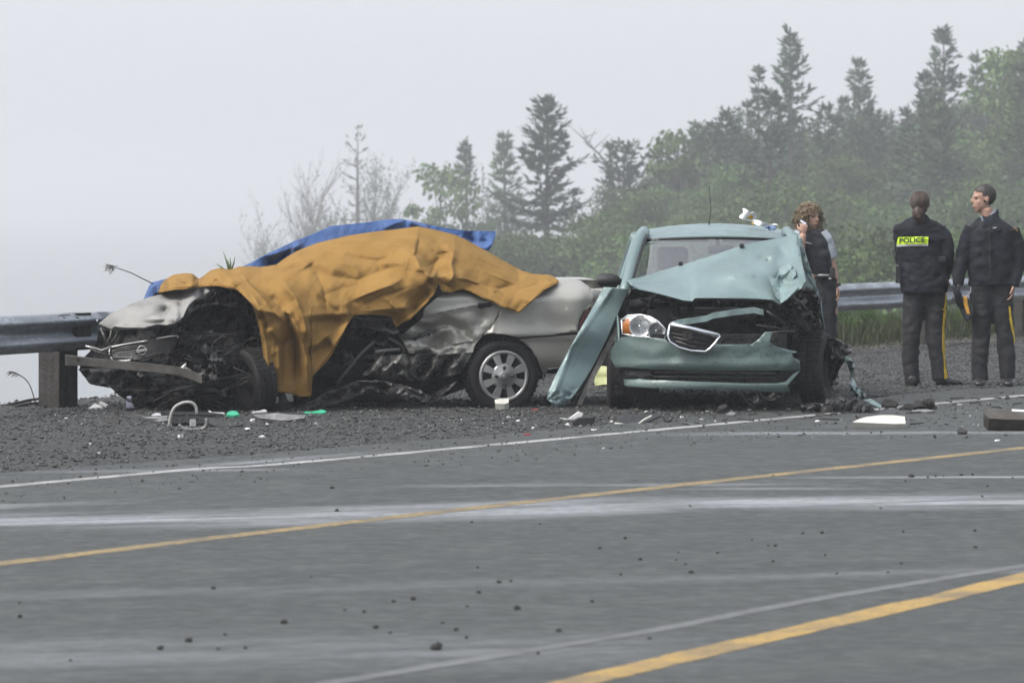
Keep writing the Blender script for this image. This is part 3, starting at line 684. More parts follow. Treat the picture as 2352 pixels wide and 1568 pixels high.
CY, CX = 34.7, 1.645                                   # front of the bumper
SL = -.035
def cw(a, l, z): return Vector((CX + a - SL * l, CY + l + SL * a, z))          # car frame -> place
def cp(x, y, l): return at(x, y, CY + l)
car = thing('wrecked_car', 'teal sedan with crushed bonnet and missing front wing, facing the camera', 'car', cw(0, .85, 0))
def lat(x): return (x - 1650) / 288.0
# bumper skin
up = px(R3, [(478, 1000), (520, 955), (580, 950), (700, 958), (800, 968), (815, 990), (930, 1020), (1050, 1030), (1110, 1000), (1250, 1002), (1350, 998), (1395, 965), (1430, 922), (1482, 920), (1458, 985), (1485, 1008), (1545, 1030), (1635, 1048), (1632, 1056), (1596, 1060), (1612, 1085), (1650, 1105), (1655, 1162), (1500, 1166), (1000, 1166), (700, 1160), (560, 1150), (480, 1150), (446, 1090), (450, 1040)])
def f_bump(x, y):
    a = lat(x); v = (y - 805) / 60
    l = .45 * abs(a / .9) ** 3.2 + .035 * v * v - .02 * math.exp(-((y - 838) / 9) ** 2) + .012 * fbm((x * .02, y * .03, 1), 1) + .05 * crease((x * .02, y * .02, 4), 1) * smooth(1760, 1840, x)
    return cp(x, y, l)
panel('front_bumper', up, 9, f_bump, 'teal_muddy', car, .004)
lip = px(R3, [(535, 1228), (640, 1222), (750, 1232), (1000, 1240), (1300, 1250), (1500, 1250), (1560, 1240), (1600, 1200), (1640, 1176), (1655, 1168), (1620, 1210), (1570, 1262), (1592, 1300), (1560, 1306), (1440, 1300), (1300, 1284), (1000, 1284), (750, 1280), (560, 1272), (540, 1262)])
panel('bumper_lip', lip, 9, lambda x, y: cp(x, y, .44 * abs(lat(x) / .9) ** 3.2 - .02 + .04 * ((y - 885) / 18) ** 2), 'teal_muddy', car, .006)
low = px(R3, [(455, 1150), (1655, 1166), (1610, 1240), (1580, 1290), (1300, 1282), (700, 1278), (500, 1262), (460, 1200)])
panel('lower_intake', low, 14, lambda x, y: cp(x, y, .12 + .42 * abs(lat(x) / .9) ** 3.2), 'engine_dark', car, .004)
for yy in (1178, 1207): # intake slats
    P = [cp(*R3(a, yy + (a - 700) * .012), .045 + .4 * abs(lat(R3(a, 0)[0]) / .9) ** 3.2) for a in range(720, 1560, 60)]
    G().tube(P, .0075, 6).build('intake_slat', 'black_plastic' if yy > 1200 else 'greasy_metal', car, True)
fogp = px(R3, [(540, 1165), (690, 1170), (745, 1222), (640, 1218), (545, 1210)])
panel('fog_lamp_blank', fogp, 12, lambda x, y: cp(x, y, .06 + .42 * abs(lat(x) / .9) ** 3.2), 'black_plastic', car, .006)
# bonnet, folded up at its right rear corner
hood = px(R3, [(550, 598), (620, 582), (700, 560), (800, 530), (900, 500), (1000, 470), (1100, 440), (1190, 408), (1280, 378), (1345, 360), (1450, 342), (1560, 320), (1636, 306), (1640, 360), (1652, 430), (1672, 510), (1692, 600), (1664, 648), (1600, 690), (1560, 725), (1522, 752), (1482, 722), (1400, 716), (1300, 713), (1150, 711), (1000, 710), (983, 712), (970, 731), (900, 722), (800, 694), (700, 670), (620, 655), (580, 630)])
htop = sorted(hood[:13]); hbx = [p[0] for p in htop]; hby = [p[1] for p in htop]
hb = sorted(hood[17:] + [(hood[16][0], hood[16][1])]); hbbx = [p[0] for p in hb]; hbby = [p[1] for p in hb]
HC = [(*R3(1365, 442), *R3(1535, 500), .09, 3.5), (*R3(1060, 582), *R3(1460, 556), -.05, 5), (*R3(1612, 318), *R3(1648, 520), -.05, 4), (*R3(1250, 470), *R3(1440, 560), .05, 9), (*R3(900, 560), *R3(1240, 430), -.03, 6), (*R3(1500, 380), *R3(1600, 480), .05, 8), (*R3(1180, 640), *R3(1440, 700), .05, 8)]
def f_hood(x, y):
    yt = interp(hbx, hby, x); yb = interp(hbbx, hbby, x); t = min(1, max(0, (yb - y) / max(8, yb - yt)))
    l = .22 + 1.0 * t + .18 * (abs(lat(x)) / .85) ** 2
    l += -.10 * math.exp(-((y - (634 - (x - 1450) * .02)) / 26) ** 2) * smooth(1450, 1640, x)        # long pressed crease
    l += -.12 * math.exp(-(((x - 1580) * .42 + (y - 600)) / 22) ** 2)                                   # diagonal buckle
    X, Y_ = R3(1565, 600); d = math.hypot((x - X) / 46, (y - Y_) / 48); k = math.exp(-d ** 4)
    l += k * .05 
    l += .02 * fbm((x * .012, y * .02, 7), 1)
    for (ax, ay, bx, by, am, wd) in HC:
        dx, dy = bx - ax, by - ay; t_ = min(1, max(0, ((x - ax) * dx + (y - ay) * dy) / (dx * dx + dy * dy))); r_ = math.hypot(x - ax - t_ * dx, y - ay - t_ * dy); l += am * math.exp(-abs(r_ / wd) ** 1.2) * math.sin(math.pi * min(.95, max(.05, t_)))
    return cp(x, y, l)
panel('bonnet', hood, 6, f_hood, 'teal_paint', car, .006)
tear = px(R3, [(1448, 565), (1500, 585), (1515, 520), (1580, 485), (1600, 500), (1590, 530), (1620, 520), (1625, 560), (1600, 600), (1640, 640), (1560, 720), (1530, 740), (1490, 690), (1470, 630)])
panel('torn_bonnet_skin', tear, 9, lambda x, y: f_hood(x, y) + Vector((0, -.07 + .11 * crease((x * .03, y * .024, 9), 1, 1), 0)), 'teal_torn', car, .003, False)
tag(car.children[-1], 'ripped crumpled corner of the bonnet')
for a, b in ((893, 497), (1282, 383)): G().box(f_hood(*R3(a, b + 6)) + Vector((0, -.01, .02)), (.035, .03, .03), None, .006).build('washer_nozzle', 'black_plastic', car)
# cabin shell
def wid(z): return interp([.15, .3, .55, .9, 1.0, 1.38, 1.5], [.78, .82, .85, .835, .80, .675, .55], z)
def side(sgn, l, z): 
    k = 1 - .12 * smooth(3.7, 4.5, l) - .06 * smooth(.9, .2, l); return cw(sgn * wid(z) * k, l, z)
def arch(cx, r, a0=0, a1=180, n=12): return [(cx + r * math.cos(R(a1 + (a0 - a1) * i / n)), .30 + r * math.sin(R(a1 + (a0 - a1) * i / n))) for i in range(n + 1)]
lower_l = [(.3, .62), (.3, .4), (.5, .3)] + arch(.86, .345, 0, 180) + [(1.25, .2), (3.05, .2)] + arch(3.46, .345, 0, 180) + [(3.85, .25), (4.45, .35), (4.48, .85), (4.3, .98), (3.5, .96), (1.4, .93), (1.15, .92), (.5, .76)]
panel('side_panel', lower_l, .07, lambda l, z: side(-1, l, z), 'teal_paint', car, .01)
lower_r = [(1.22, .5), (1.25, .2), (3.05, .2)] + arch(3.46, .345, 0, 180) + [(3.85, .25), (4.45, .35), (4.48, .85), (4.3, .98), (3.5, .96), (1.35, .93), (1.2, .8)]
panel('side_panel', lower_r, .07, lambda l, z: side(1, l, z) + Vector((.06 * crease((l * 3, z * 3, 5)) * smooth(1.9, 1.2, l), 0, 0)), 'teal_paint', car, .01)
for sg in (-1, 1):
    win = [(1.32, .94), (1.98, 1.355), (3.05, 1.35), (3.55, .98)]
    panel('side_window', win, .15, lambda l, z: side(sg, l, z) - Vector((sg * .012, 0, 0)), 'window_glass', car, 0)
    for P, r in (([(2.35, .94), (2.35, 1.38)], .03), ([(3.75, .98), (3.3, 1.28), (3.0, 1.40), (2.2, 1.42), (1.95, 1.37), (1.7, 1.2), (1.36, .95)], .022), ([(3.75, .98), (3.3, 1.28), (3.0, 1.38)], .06)):
        G().tube([side(sg, q.x, q.y) for q in spline([Vector((a, b, 0)) for a, b in P], 4)], r, 8).build('window_frame', 'teal_paint', car, True)
    ap = spline([cw(sg * .765, 1.10, .925), cw(sg * .70, 1.45, 1.17), cw(sg * .635, 1.80, 1.385), cw(sg * .60, 2.1, 1.44)], 4)
    G().tube(ap, .048, 10).build('roof_pillar', 'teal_paint', car, True)
    G().tube([q + Vector((-sg * .045, -.03, .0)) for q in ap[:-3]], .013, 6).build('windscreen_seal', 'black_plastic', car, True)
roofo = [(-.64, 1.78), (.64, 1.78), (.63, 2.9), (.5, 3.05), (-.5, 3.05), (-.63, 2.9)]
def f_roof(a, l): return cw(a, l, 1.395 + .115 * math.sin(min(1, max(0, l - 1.78)) * math.pi / 2) ** .8 - .055 * (a / .6) ** 2 * 1.0 - .06 * max(0, l - 2.6) ** 1.5)
panel('roof', roofo, .08, f_roof, 'teal_paint', car, .012)
ws = [(-.71, 1.12), (.71, 1.12), (.58, 1.79), (-.58, 1.79)]
def f_ws(a, l): return cw(a, l - .16 * (a / .7) ** 2 * -1 - .05, lerp(.93, 1.395, (l - 1.12) / .67) - .03 * (a / .7) ** 2)
panel('windscreen', ws, .09, f_ws, 'window_glass', car, 0)
G().tube([f_ws(a / 10, 1.785) + Vector((0, -.004, .0)) for a in range(-6, 7)], .012, 6).build('windscreen_seal', 'black_plastic', car, True)
panel('rear_window', [(-.6, 3.7), (.6, 3.7), (.5, 3.05), (-.5, 3.05)], .12, lambda a, l: cw(a, l, lerp(1.44, 1.0, (l - 3.05) / .65)), 'window_glass', car, 0)
panel('boot_lid', [(-.68, 3.68), (.68, 3.68), (.66, 4.45), (-.66, 4.45)], .12, lambda a, l: cw(a, l, 1.0 - .03 * (a / .7) ** 2 - .1 * max(0, l - 4.3)), 'teal_paint', car, .01)
panel('rear_panel', [(-.76, .3), (.76, .3), (.7, .97), (-.7, .97)], .15, lambda a, z: cw(a, 4.46, z), 'teal_paint', car, .01)
G().box(cw(0, 2.7, .3), (1.5, 3.2, .1)).build('floor_pan', 'engine_dark', car)
# cabin
panel('dashboard', [(-.72, 1.15), (.72, 1.15), (.72, 1.6), (-.72, 1.6)], .12, lambda a, l: cw(a, l, .92 + .04 * math.sin((l - 1.15) * 6) - .04 * (a / .7) ** 2), 'trim_grey', car, .05)
for a in (-.36, .36):
    g = G().box(cw(a, 2.35, .78), (.5, .16, .62), None, .06); g.build('seat_backrest', 'seat_cloth', car, True)
    G().box(cw(a, 2.36, 1.21), (.27, .11, .2), None, .045).build('headrest', 'seat_cloth', car, True)
G().box(cw(0, 3.3, .8), (1.25, .18, .5), None, .05).build('rear_seat', 'seat_cloth', car, True)
for a in (-.34, .34): G().box(cw(a, 3.32, 1.13), (.24, .1, .17), None, .04).build('rear_headrest', 'seat_cloth', car, True)
G().lathe([(.17, -.014), (.186, 0), (.17, .014), (.156, 0), (.17, -.014)], cw(.36, 1.72, 1.02), (0, -1, .45), 26).build('steering_wheel', 'black_plastic', car, True)
G().box(cp(*R3(1150, 400), 1.75), (.22, .04, .07), None, .02).build('interior_mirror', 'black_plastic', car, True)
G().box(cp(*R3(1128, 360), 1.75), (.035, .03, .08), None, .008).build('mirror_stem', 'black_plastic', car)
for a in (-.3, .3): G().box(cw(a, 1.86, 1.37), (.48, .12, .03), None, .01).build('sun_visor', 'trim_grey', car)
# door mirror
mr = px(R3, [(365, 595), (372, 565), (400, 550), (450, 550), (490, 562), (520, 590), (543, 612), (540, 640), (500, 640), (430, 642), (385, 635), (368, 618)])
mv, mf = cut2d(mr, 6); cxm, cym = R3(440, 595)
def dome(x, y, s_): 
    d = min(1, math.hypot((x - cxm) / 40, (y - cym) / 19)); return cp(x, y, 1.5 + s_ * .11 * math.sqrt(max(0, 1 - d * d)))
g = G().add([dome(*v, -1) for v in mv], mf); g.add([dome(*v, .6) for v in mv], [f[::-1] for f in mf]); g.build('door_mirror', 'black_plastic', car, True)
# antenna
G().tube([f_roof(-.05, 2.45), cp(*R3(1087, 150), 2.5), cp(*R3(1075, 0), 2.55)], [.006, .004, .003], 5).build('antenna', 'black_plastic', car)
# headlamp
lampo = px(R3, [(520, 848), (560, 818), (640, 814), (700, 828), (750, 856), (795, 905), (808, 940), (790, 966), (700, 956), (600, 948), (522, 936)])
def f_lamp(x, y, d=0): return cp(x, y, .16 + d + .38 * abs(lat(x) / .9) ** 2.6 + .04 * ((y - 745) / 25) ** 2)
panel('lamp_housing', lampo, 8, lambda x, y: f_lamp(x, y, .1), 'lamp_reflector', car, .004)
head = panel('headlamp', lampo, 7, lambda x, y: f_lamp(x, y), 'lamp_glass', car, 0)
P = [f_lamp(*p) for p in lampo]; G().tube(P + [P[0]], .008, 6).build('lamp_bezel', 'lamp_reflector', car, True)
for a, b, r in ((634, 886, .082), (738, 914, .066)):
    c_ = f_lamp(*R3(a, b), .1); G().lathe([(.0, .05), (r * .25, .048), (r * .28, .02), (r * .5, .0), (r * .8, -.03), (r, -.075), (r * 1.06, -.075)], c_, (.0, 1, 0), 28).build('reflector_bowl', 'lamp_reflector', car, True)
    G().lathe([(0, -.05), (r * .2, -.045), (r * .24, 0)], c_, (0, 1, 0), 12).build('bulb_shield', 'chrome', car, True)
panel('turn_signal', px(R3, [(520, 850), (566, 836), (578, 870), (586, 944), (522, 934)]), 6, lambda x, y: f_lamp(x, y, .02), 'amber_lens', car, .004)
# grille torn loose and hanging askew
gro = px(R3, [(828, 872), (845, 868), (950, 895), (1050, 920), (1135, 938), (1143, 950), (1120, 985), (1080, 1030), (1050, 1048), (960, 1042), (880, 1020), (825, 985), (812, 950)])
def f_gr(x, y, d=0): return cp(x, y, -.10 + d + .02 * ((x - 1590) / 60) ** 2)
grille = panel('grille', gro, 9, lambda x, y: f_gr(x, y, .035), 'black_plastic', car, .006)
P = [f_gr(*p) for p in gro]; G().tube(P + [P[0]], .011, 8).build('grille_surround', 'chrome', grille, True)
P = [f_gr(*R3(a, b), -.004) for a, b in ((828, 876), (950, 900), (1050, 925), (1135, 944))]; G().tube(P, .019, 8).build('grille_top_bar', 'chrome', grille, True)
for k in range(4):
    t = (k + .8) / 4.6; P = [f_gr(*R3(lerp(832, 830 + k * 14, t), lerp(885, 1000, t)), .015), f_gr(*R3(lerp(990, 960, t), lerp(905, 1040, t)), .012), f_gr(*R3(lerp(1128, 1065, t), lerp(950, 1045, t)), .015)]
    G().tube(P, .009, 6).build('grille_slat', 'greasy_metal', grille, True)
for k in range(10):
    t = k / 9; G().tube([f_gr(*R3(850 + 265 * t, 888 + 62 * t), .024), f_gr(*R3(848 + 225 * t, 985 + 52 * t - 10 * (1 - t)), .024)], .004, 4).build('grille_bar', 'black_plastic', grille)
ec = R3(938, 945)
def ell(cx, cy, rx, ry, n=22): 
    P = [f_gr(cx + rx * math.cos(2 * math.pi * i / n), cy + ry * math.sin(2 * math.pi * i / n), -.012) for i in range(n + 1)]; return G().tube(P, .0055, 5)
for rx, ry, dy in ((12, 8.2, 0), (4.6, 8, .3), (8.5, 3.4, -3.6)): ell(ec[0], ec[1] + dy, rx, ry).build('emblem_ring', 'greasy_metal', grille, True)
# engine bay
G().box(cw(0, 1.25, .6), (1.5, .08, .75), None, .02).build('firewall', 'engine_dark', car)
for sg in (-1, 1): G().box(cw(sg * .62, .98, .5), (.06, .6, .45), None, .02).build('inner_wing', 'engine_dark', car)
G().box(cw(.05, .78, .52), (.62, .42, .5), None, .05).build('engine_block', 'engine_dark', car)
G().box(cw(-.05, .72, .80), (.5, .3, .06), None, .02).build('engine_cover', 'black_plastic', car)
G().box(cw(-.45, .62, .72), (.24, .18, .2), None, .015).build('battery', 'black_plastic', car)
G().box(cw(0, .3, .42), (1.1, .05, .42), None, .01).build('radiator', 'engine_dark', car)
sup = [cp(*R3(a, b), .28) for a, b in ((830, 880), (900, 862), (1060, 838), (1100, 820), (1230, 800), (1360, 785), (1420, 800))]
G().loft([[q + Vector((0, dy, dz)) for dy, dz in ((-.03, -.022), (-.03, .022), (.03, .026), (.03, -.022))] for q in sup]).build('radiator_support', 'teal_torn', car)
bb = [cp(*R3(a, b), .34) for a, b in ((640, 1050), (900, 1050), (1250, 1050), (1450, 1030))]
G().loft([[q + Vector((0, dy, dz)) for dy, dz in ((-.04, -.05), (-.04, .05), (.04, .05), (.04, -.05))] for q in bb]).build('impact_beam', 'engine_dark', car)
rr = random.Random(8)
for k in range(34):   # broken and crushed pieces inside the front
    x = rr.uniform(600, 1600); y = rr.uniform(740, 930) if x > 850 else rr.uniform(690, 800); l = rr.uniform(.42, .9)
    if k % 3 == 0:
        p0 = cp(*R3(x, y), l); hose(car, [p0, p0 + Vector((rr.uniform(-.15, .15), rr.uniform(-.1, .1), rr.uniform(-.12, .12))), p0 + Vector((rr.uniform(-.35, .35), 0, rr.uniform(-.15, .1)))], rr.uniform(.007, .02))
    else: scrap(car, cp(*R3(x, y), l), (rr.uniform(.1, .3), rr.uniform(.06, .2)), 100 + k, rr.choice(['engine_dark', 'engine_dark', 'black_plastic', 'greasy_metal']))
for k in range(26):   # the smashed corner by the exposed wheel
    x = rr.uniform(1430, 1760); y = rr.uniform(680, 960); l = rr.uniform(.35, .9)
    scrap(car, cp(*R3(x, y), l), (rr.uniform(.1, .28), rr.uniform(.08, .2)), 200 + k, rr.choice(['engine_dark', 'black_plastic', 'greasy_metal', 'engine_dark', 'bare_metal'] if k % 5 == 0 else ['engine_dark', 'black_plastic', 'greasy_metal']))
for a, b, c_, d in ((1380, 880, 1600, 925), (1440, 790, 1560, 890), (1470, 930, 1620, 920), (1600, 700, 1700, 790)):
    G().tube([cp(*R3(a, b), .3), cp(*R3((a + c_) / 2 + 8, (b + d) / 2 - 6), .33), cp(*R3(c_, d), .4)], .012, 6).build('bent_bracket', 'greasy_metal', car, True)
# dark wheel housing and suspension strut behind the exposed wheel
panel('wheel_housing', px(R3, [(1590, 700), (1660, 660), (1740, 660), (1785, 720), (1790, 900), (1770, 1000), (1640, 1010), (1600, 900)]), 9, lambda x, y: cp(x, y, .95 + .25 * crease((x * .03, y * .03, 1), 1)), 'engine_dark', car, .004, False)
G().tube([cp(*R3(1690, 700), .85), cp(*R3(1700, 1050), .85)], [.06, .045], 10).build('suspension_strut', 'greasy_metal', car, True)
panel('door_edge', px(R3, [(1640, 310), (1662, 330), (1700, 460), (1752, 620), (1786, 720), (1788, 900), (1775, 900), (1768, 730), (1735, 640), (1690, 560), (1660, 440)]), 8, lambda x, y: cp(x, y, 1.15 + .03 * crease((x * .05, y * .05, 0))), 'teal_paint', car, .01)
panel('wing_remnant', px(R3, [(1600, 690), (1665, 640), (1735, 640), (1775, 720), (1782, 870), (1745, 800), (1700, 740), (1650, 720)]), 7, lambda x, y: cp(x, y, .8 + .25 * crease((x * .05, y * .05, 3), 1, 3)), 'greasy_metal', car, .004, False)
tyre_wheel(car, cp(1872, 846, .85), Vector((.97, -.24, .02)), .305, .21, None, 'front_wheel')
tyre_wheel(car, cp(1424, 853, .85), Vector((-1, 0, 0)), .305, .2, True, 'front_wheel')
for sg in (-1, 1): tyre_wheel(car, cw(sg * .74, 3.46, .305), Vector((sg, 0, 0)), .305, .2, True, 'rear_wheel')
for pts in ([(1265, 1302), (1300, 1345), (1345, 1392), (1362, 1400)], [(1400, 1296), (1420, 1340), (1470, 1360), (1530, 1330)]): hose(car, [cp(*R3(a, b), .25) for a, b in pts], .012, 'black_plastic', 'hanging_cable')
panel('undertray', px(R3, [(1310, 1310), (1400, 1295), (1480, 1300), (1530, 1345), (1480, 1370), (1350, 1395), (1325, 1360)]), 7, lambda x, y: cp(x, y, .3 + .1 * crease((x * .05, y * .06, 6))), 'black_plastic', car, .004)
panel('undertray', px(R3, [(470, 1262), (760, 1280), (745, 1340), (650, 1350), (540, 1330), (470, 1320)]), 9, lambda x, y: cp(x, y, .5), 'engine_dark', car, .01)
# torn wheel-arch liner and shredded wing trailing behind the exposed wheel
for k, (o_, l, m_) in enumerate((
    ([(1785, 990), (1820, 960), (1870, 958), (1930, 985), (1975, 1010), (1985, 1050), (1955, 1075), (1920, 1090), (1880, 1115), (1850, 1090), (1835, 1050), (1790, 1010)], 1.0, 'trim_grey'),
    ([(1850, 1080), (1915, 1090), (1960, 1060), (1930, 1120), (1900, 1170), (1860, 1260), (1840, 1240), (1855, 1150)], 1.05, 'engine_dark'),
    ([(1920, 1075), (1960, 1080), (1990, 1110), (2000, 1150), (1990, 1220), (2020, 1280), (2070, 1320), (2060, 1350), (1990, 1330), (1970, 1280), (1975, 1200), (1960, 1140)], .9, 'teal_torn'))):
    panel('torn_liner' if k < 2 else 'shredded_wing', px(R3, o_), 5, lambda x, y: cp(x, y, l + .22 * crease((x * .045, y * .045, k * 3.3), 1, 3)), m_, car, .004, False)
# ---------------------------------------------------------------- the silver car, broadside, its nose crushed to the left
mat('silver_paint', (.285, .279, .25), .44, .4, var=.12, vs=2.5, coat=.25, bump=(240, .05, .002))
mat('silver_scuffed', (.2, .197, .187), .52, .35, var=.4, vs=7, dirt=((.03, .03, .03), 9, .5, .7), bump=(12, .35, .02))
mat('dark_sill', (.05, .05, .05), .5, .35, var=.5, vs=7, bump=(14, .4, .02))
mat('white_bonnet', (.2, .198, .19), .62, .0, var=.15, vs=4, spec=.3, dirt=((.14, .133, .12), 8, .5, .75))
mat('tail_lens', (.12, .006, .01), .2, 0, var=.3, vs=6, coat=.6)
mat('rusty_beam', (.066, .064, .06), .55, .5, var=.35, vs=10, dirt=((.05, .04, .032), 12, .5, .7), bump=(25, .4, .01))
TH = R(16); U = Vector((-math.cos(TH), -math.sin(TH), 0)); NN = Vector((math.sin(TH), -math.cos(TH), 0))
O5 = gr(1157, 938); O5.z = 0
CAM = Vector((0, 0, CH))
def sp(x, y, w=0.0):
    "picture point on the car's near side, w metres inwards"
    d = Vector(((x - 1176) / F, 1, -(y - HZ) / F)); t = (-w - (CAM - O5).dot(NN)) / d.dot(NN); return CAM + d * t
def sl_(s_, w, z): return O5 + U * s_ - NN * w + Vector((0, 0, z))
sil = thing('wrecked_car', 'silver sedan with its front torn open, under a mustard blanket', 'car', sl_(1.2, .8, 0))
def shoulder(y, top=500, b=645): return .42 * max(0, (b - y) / (b - top)) ** 1.7
def z2(y): return 474.69 + y * .33208
# rear wing and boot
q_o = [(1300, 548), (1450, 522), (1600, 515), (1790, 508), (1870, 503), (1940, 518), (1990, 550), (2030, 622), (2012, 660), (1960, 715), (1926, 790), (1916, 860), (1760, 884), (1510, 904), (1450, 888), (1400, 881), (1330, 876), (1268, 886), (1345, 800), (1380, 735), (1388, 695)]
def f_q(x, y):
    a, b = (x - 689.06) / .33208, (y - 474.69) / .33208
    w = shoulder(b) + .10 * smooth(1880, 2030, a) ** 2 - .02 * math.exp(-((b - 880) / 40) ** 2) + .006 * fbm((x * .02, y * .02, 0))
    w += .05 * smooth(1420, 1290, a) * (.5 + crease((x * .03, y * .03, 2)))
    return sp(x, y, w)
panel('rear_wing', px(R2, q_o), 6, f_q, 'silver_paint', sil, .008)
def seam(pts, w=.0, r=.004, m='black_plastic', name='panel_gap', reg=R2, f=None):
    pts = [tuple(q) for a_, b_ in zip(pts, pts[1:]) for q in np.linspace(a_, b_, 9)[:-1]] + [pts[-1]]; P = [(f or f_q)(*reg(*p)) + NN * .002 for p in pts]; return G().tube(P, r, 5).build(name, m, sil)
seam([(1640, 641), (1740, 639), (1905, 636)]); seam([(1905, 556), (1960, 570), (2005, 610), (2028, 640)]); seam([(1790, 548), (1900, 556)])
fl = [(1552, 735), (1560, 724), (1690, 716), (1700, 726), (1703, 840), (1694, 850), (1570, 854), (1557, 846), (1552, 735)]; seam(fl, name='fuel_flap_gap')
panel('rear_bumper', px(R2, [(1516, 918), (1600, 906), (1760, 894), (1930, 877), (2000, 884), (2010, 960), (1985, 1060), (1940, 1100), (1800, 1116), (1716, 1124), (1690, 1180), (1668, 1130), (1640, 1050), (1600, 985), (1560, 948)]), 6, lambda x, y: sp(x, y, .02 + .12 * smooth(1300, 1365, x) ** 2 + .05 * ((y - 800) / 45) ** 2 * smooth(800, 850, y) - .012 * math.exp(-((y - 775) / 6) ** 2)), 'silver_paint', sil, .006)
seam([(1500, 908), (1700, 895), (1930, 872)], r=.009, f=lambda x, y: sp(x, y, .012)); seam([(1712, 1122), (1800, 1114), (1860, 1108)], r=.005, m='bare_metal', name='bumper_trim', f=lambda x, y: sp(x, y, .03))
panel('tail_lamp', px(R2, [(2004, 690), (1958, 722), (1932, 790), (1920, 858), (1975, 850), (1998, 780)]), 6, lambda x, y: sp(x, y, .03 + .1 * smooth(1320, 1360, x)), 'tail_lens', sil, .02)
panel('boot_lid', [(-1.15, .4), (-.25, .4), (-.1, 1.3), (-1.15, 1.3)], .12, lambda s_, w: sl_(s_, w, 1.045 - .12 * smooth(-.95, -1.25, s_) + .012 * math.sin((w - .4) * 3.4)), 'silver_paint', sil, .008)
panel('tail_panel', [(.1, .3), (1.6, .3), (1.5, .98), (.2, .98)], .15, lambda w, z: sl_(-1.13 - .06 * math.sin(w * 1.85), w, z), 'silver_paint', sil, .008)
panel('far_side', [(-1.1, .25), (2.2, .25), (2.3, .8), (1.9, .95), (-1.1, 1.0)], .2, lambda s_, z: sl_(s_, 1.64, z), 'silver_paint', sil, .008)
panel('roof', [(.1, .25), (1.9, .25), (1.9, 1.35), (.1, 1.35)], .15, lambda s_, w: sl_(s_, w, 1.02 + .22 * math.sin(max(0, min(1, (s_ - .1) / 1.8)) * math.pi) ** .6 - .1 * abs(w - .8)), 'silver_scuffed', sil, .008)
G().box(sl_(.8, .85, .32), (3.2, 1.2, .1), Matrix.Rotation(TH, 3, 'Z')).build('floor_pan', 'engine_dark', sil)
# wheel house and rear wheel
panel('wheel_housing', px(R2, [(1180, 1080), (1200, 985), (1250, 900), (1330, 870), (1420, 872), (1520, 900), (1600, 960), (1660, 1080), (1680, 1190), (1500, 1200), (1250, 1180)]), 12, lambda x, y: sp(x, y, .22), 'engine_dark', sil, .01)
wc = sp(*R2(1411, 1171), .0); wheel = tyre_wheel(sil, wc - NN * .1, NN, .298, .2, True, 'rear_wheel', .7)
hr = .212
def hubpt(r, a, h): 
    u = Vector((U.x, U.y, 0)); return wc + u * (r * math.cos(a)) + Vector((0, 0, r * math.sin(a))) + NN * h
def lath(nm, prof, m, par): G().lathe(prof, wc, NN, 40).build(nm, m, par, True)
lath('wheel_backing', [(0, -.02), (hr * .98, -.02)], 'engine_dark', wheel)
lath('hubcap_ring', [(hr * .84, -.012), (hr * .86, .004), (hr * .95, .008), (hr, .0), (hr * 1.0, -.02)], 'hub_silver', wheel)
lath('hubcap_centre', [(0, .014), (hr * .18, .014), (hr * .2, .008), (hr * .42, .012), (hr * .5, .002), (hr * .5, -.015)], 'hub_silver', wheel)
for k in range(8):
    a = 2 * math.pi * (k + .5) / 8; vs = []
    for r_, da, h in ((hr * .45, .20, -.004), (hr * .45, .17, .008), (hr * .45, -.17, .008), (hr * .45, -.20, -.004), (hr * .87, .20, -.008), (hr * .87, .17, .004), (hr * .87, -.17, .004), (hr * .87, -.20, -.008)): vs.append(hubpt(r_, a + da * (1 if r_ > hr * .6 else 1.25), h))
    G().add(vs, [(0, 1, 5, 4), (1, 2, 6, 5), (2, 3, 7, 6)]).build('hubcap_spoke', 'hub_silver', wheel)
for k in range(4):
    a = math.pi / 2 * k; G().lathe([(0, .03), (.012, .03), (.014, .01)], hubpt(hr * .33, a, 0), NN, 8).build('wheel_nut', 'greasy_metal', wheel, True)
G().lathe([(.022, .012), (.026, .017), (.03, .012)], wc, NN, 24).build('hub_emblem_ring', 'greasy_metal', wheel, True)
# rear door: smooth above, beaten in below
d_o = [(858, 702), (930, 640), (1000, 602), (1130, 562), (1260, 600), (1388, 700), (1345, 800), (1262, 888), (1208, 962), (1196, 1010), (1000, 1022), (760, 1012), (742, 990), (690, 900), (760, 840), (850, 765)]
def f_d(x, y):
    a, b = (x - 689.06) / .33208, (y - 474.69) / .33208
    w = .35 * max(0, (640 - b) / 140) ** 1.5 + .0
    w -= .014 * math.exp(-((b - (748 - (a - 880) * .20)) / 12) ** 2)                        # pressed body line
    w += .13 * smooth(1190, 780, a) * smooth(700, 900, b)
    for (cx, cy, rx, ry, k) in ((1060, 850, 120, 60, .10), (1260, 775, 45, 80, .04), (930, 900, 120, 60, .12), (1185, 930, 60, 40, .03)): w += k * math.exp(-((a - cx) / rx) ** 2 - ((b - cy - (a - cx) * .35) / ry) ** 2)
    w += .10 * crease((x * .02, y * .026, 3), 1, 1) * smooth(1260, 900, a) * smooth(690, 860, b) + .03 * crease((x * .03, y * .03, 8)) * smooth(760, 860, b)
    return sp(x, y, w)
panel('rear_door', px(R2, d_o), 5, f_d, 'silver_paint', sil, .006)
seam([(1392, 700), (1380, 740), (1345, 803), (1262, 890)], f=lambda x, y: f_q(x, y), r=.005)
seam([(870, 757), (1050, 715), (1215, 682), (1330, 655)], f=f_d, r=.0035); seam([(860, 712), (1050, 672), (1240, 640)], f=f_d, r=.003)
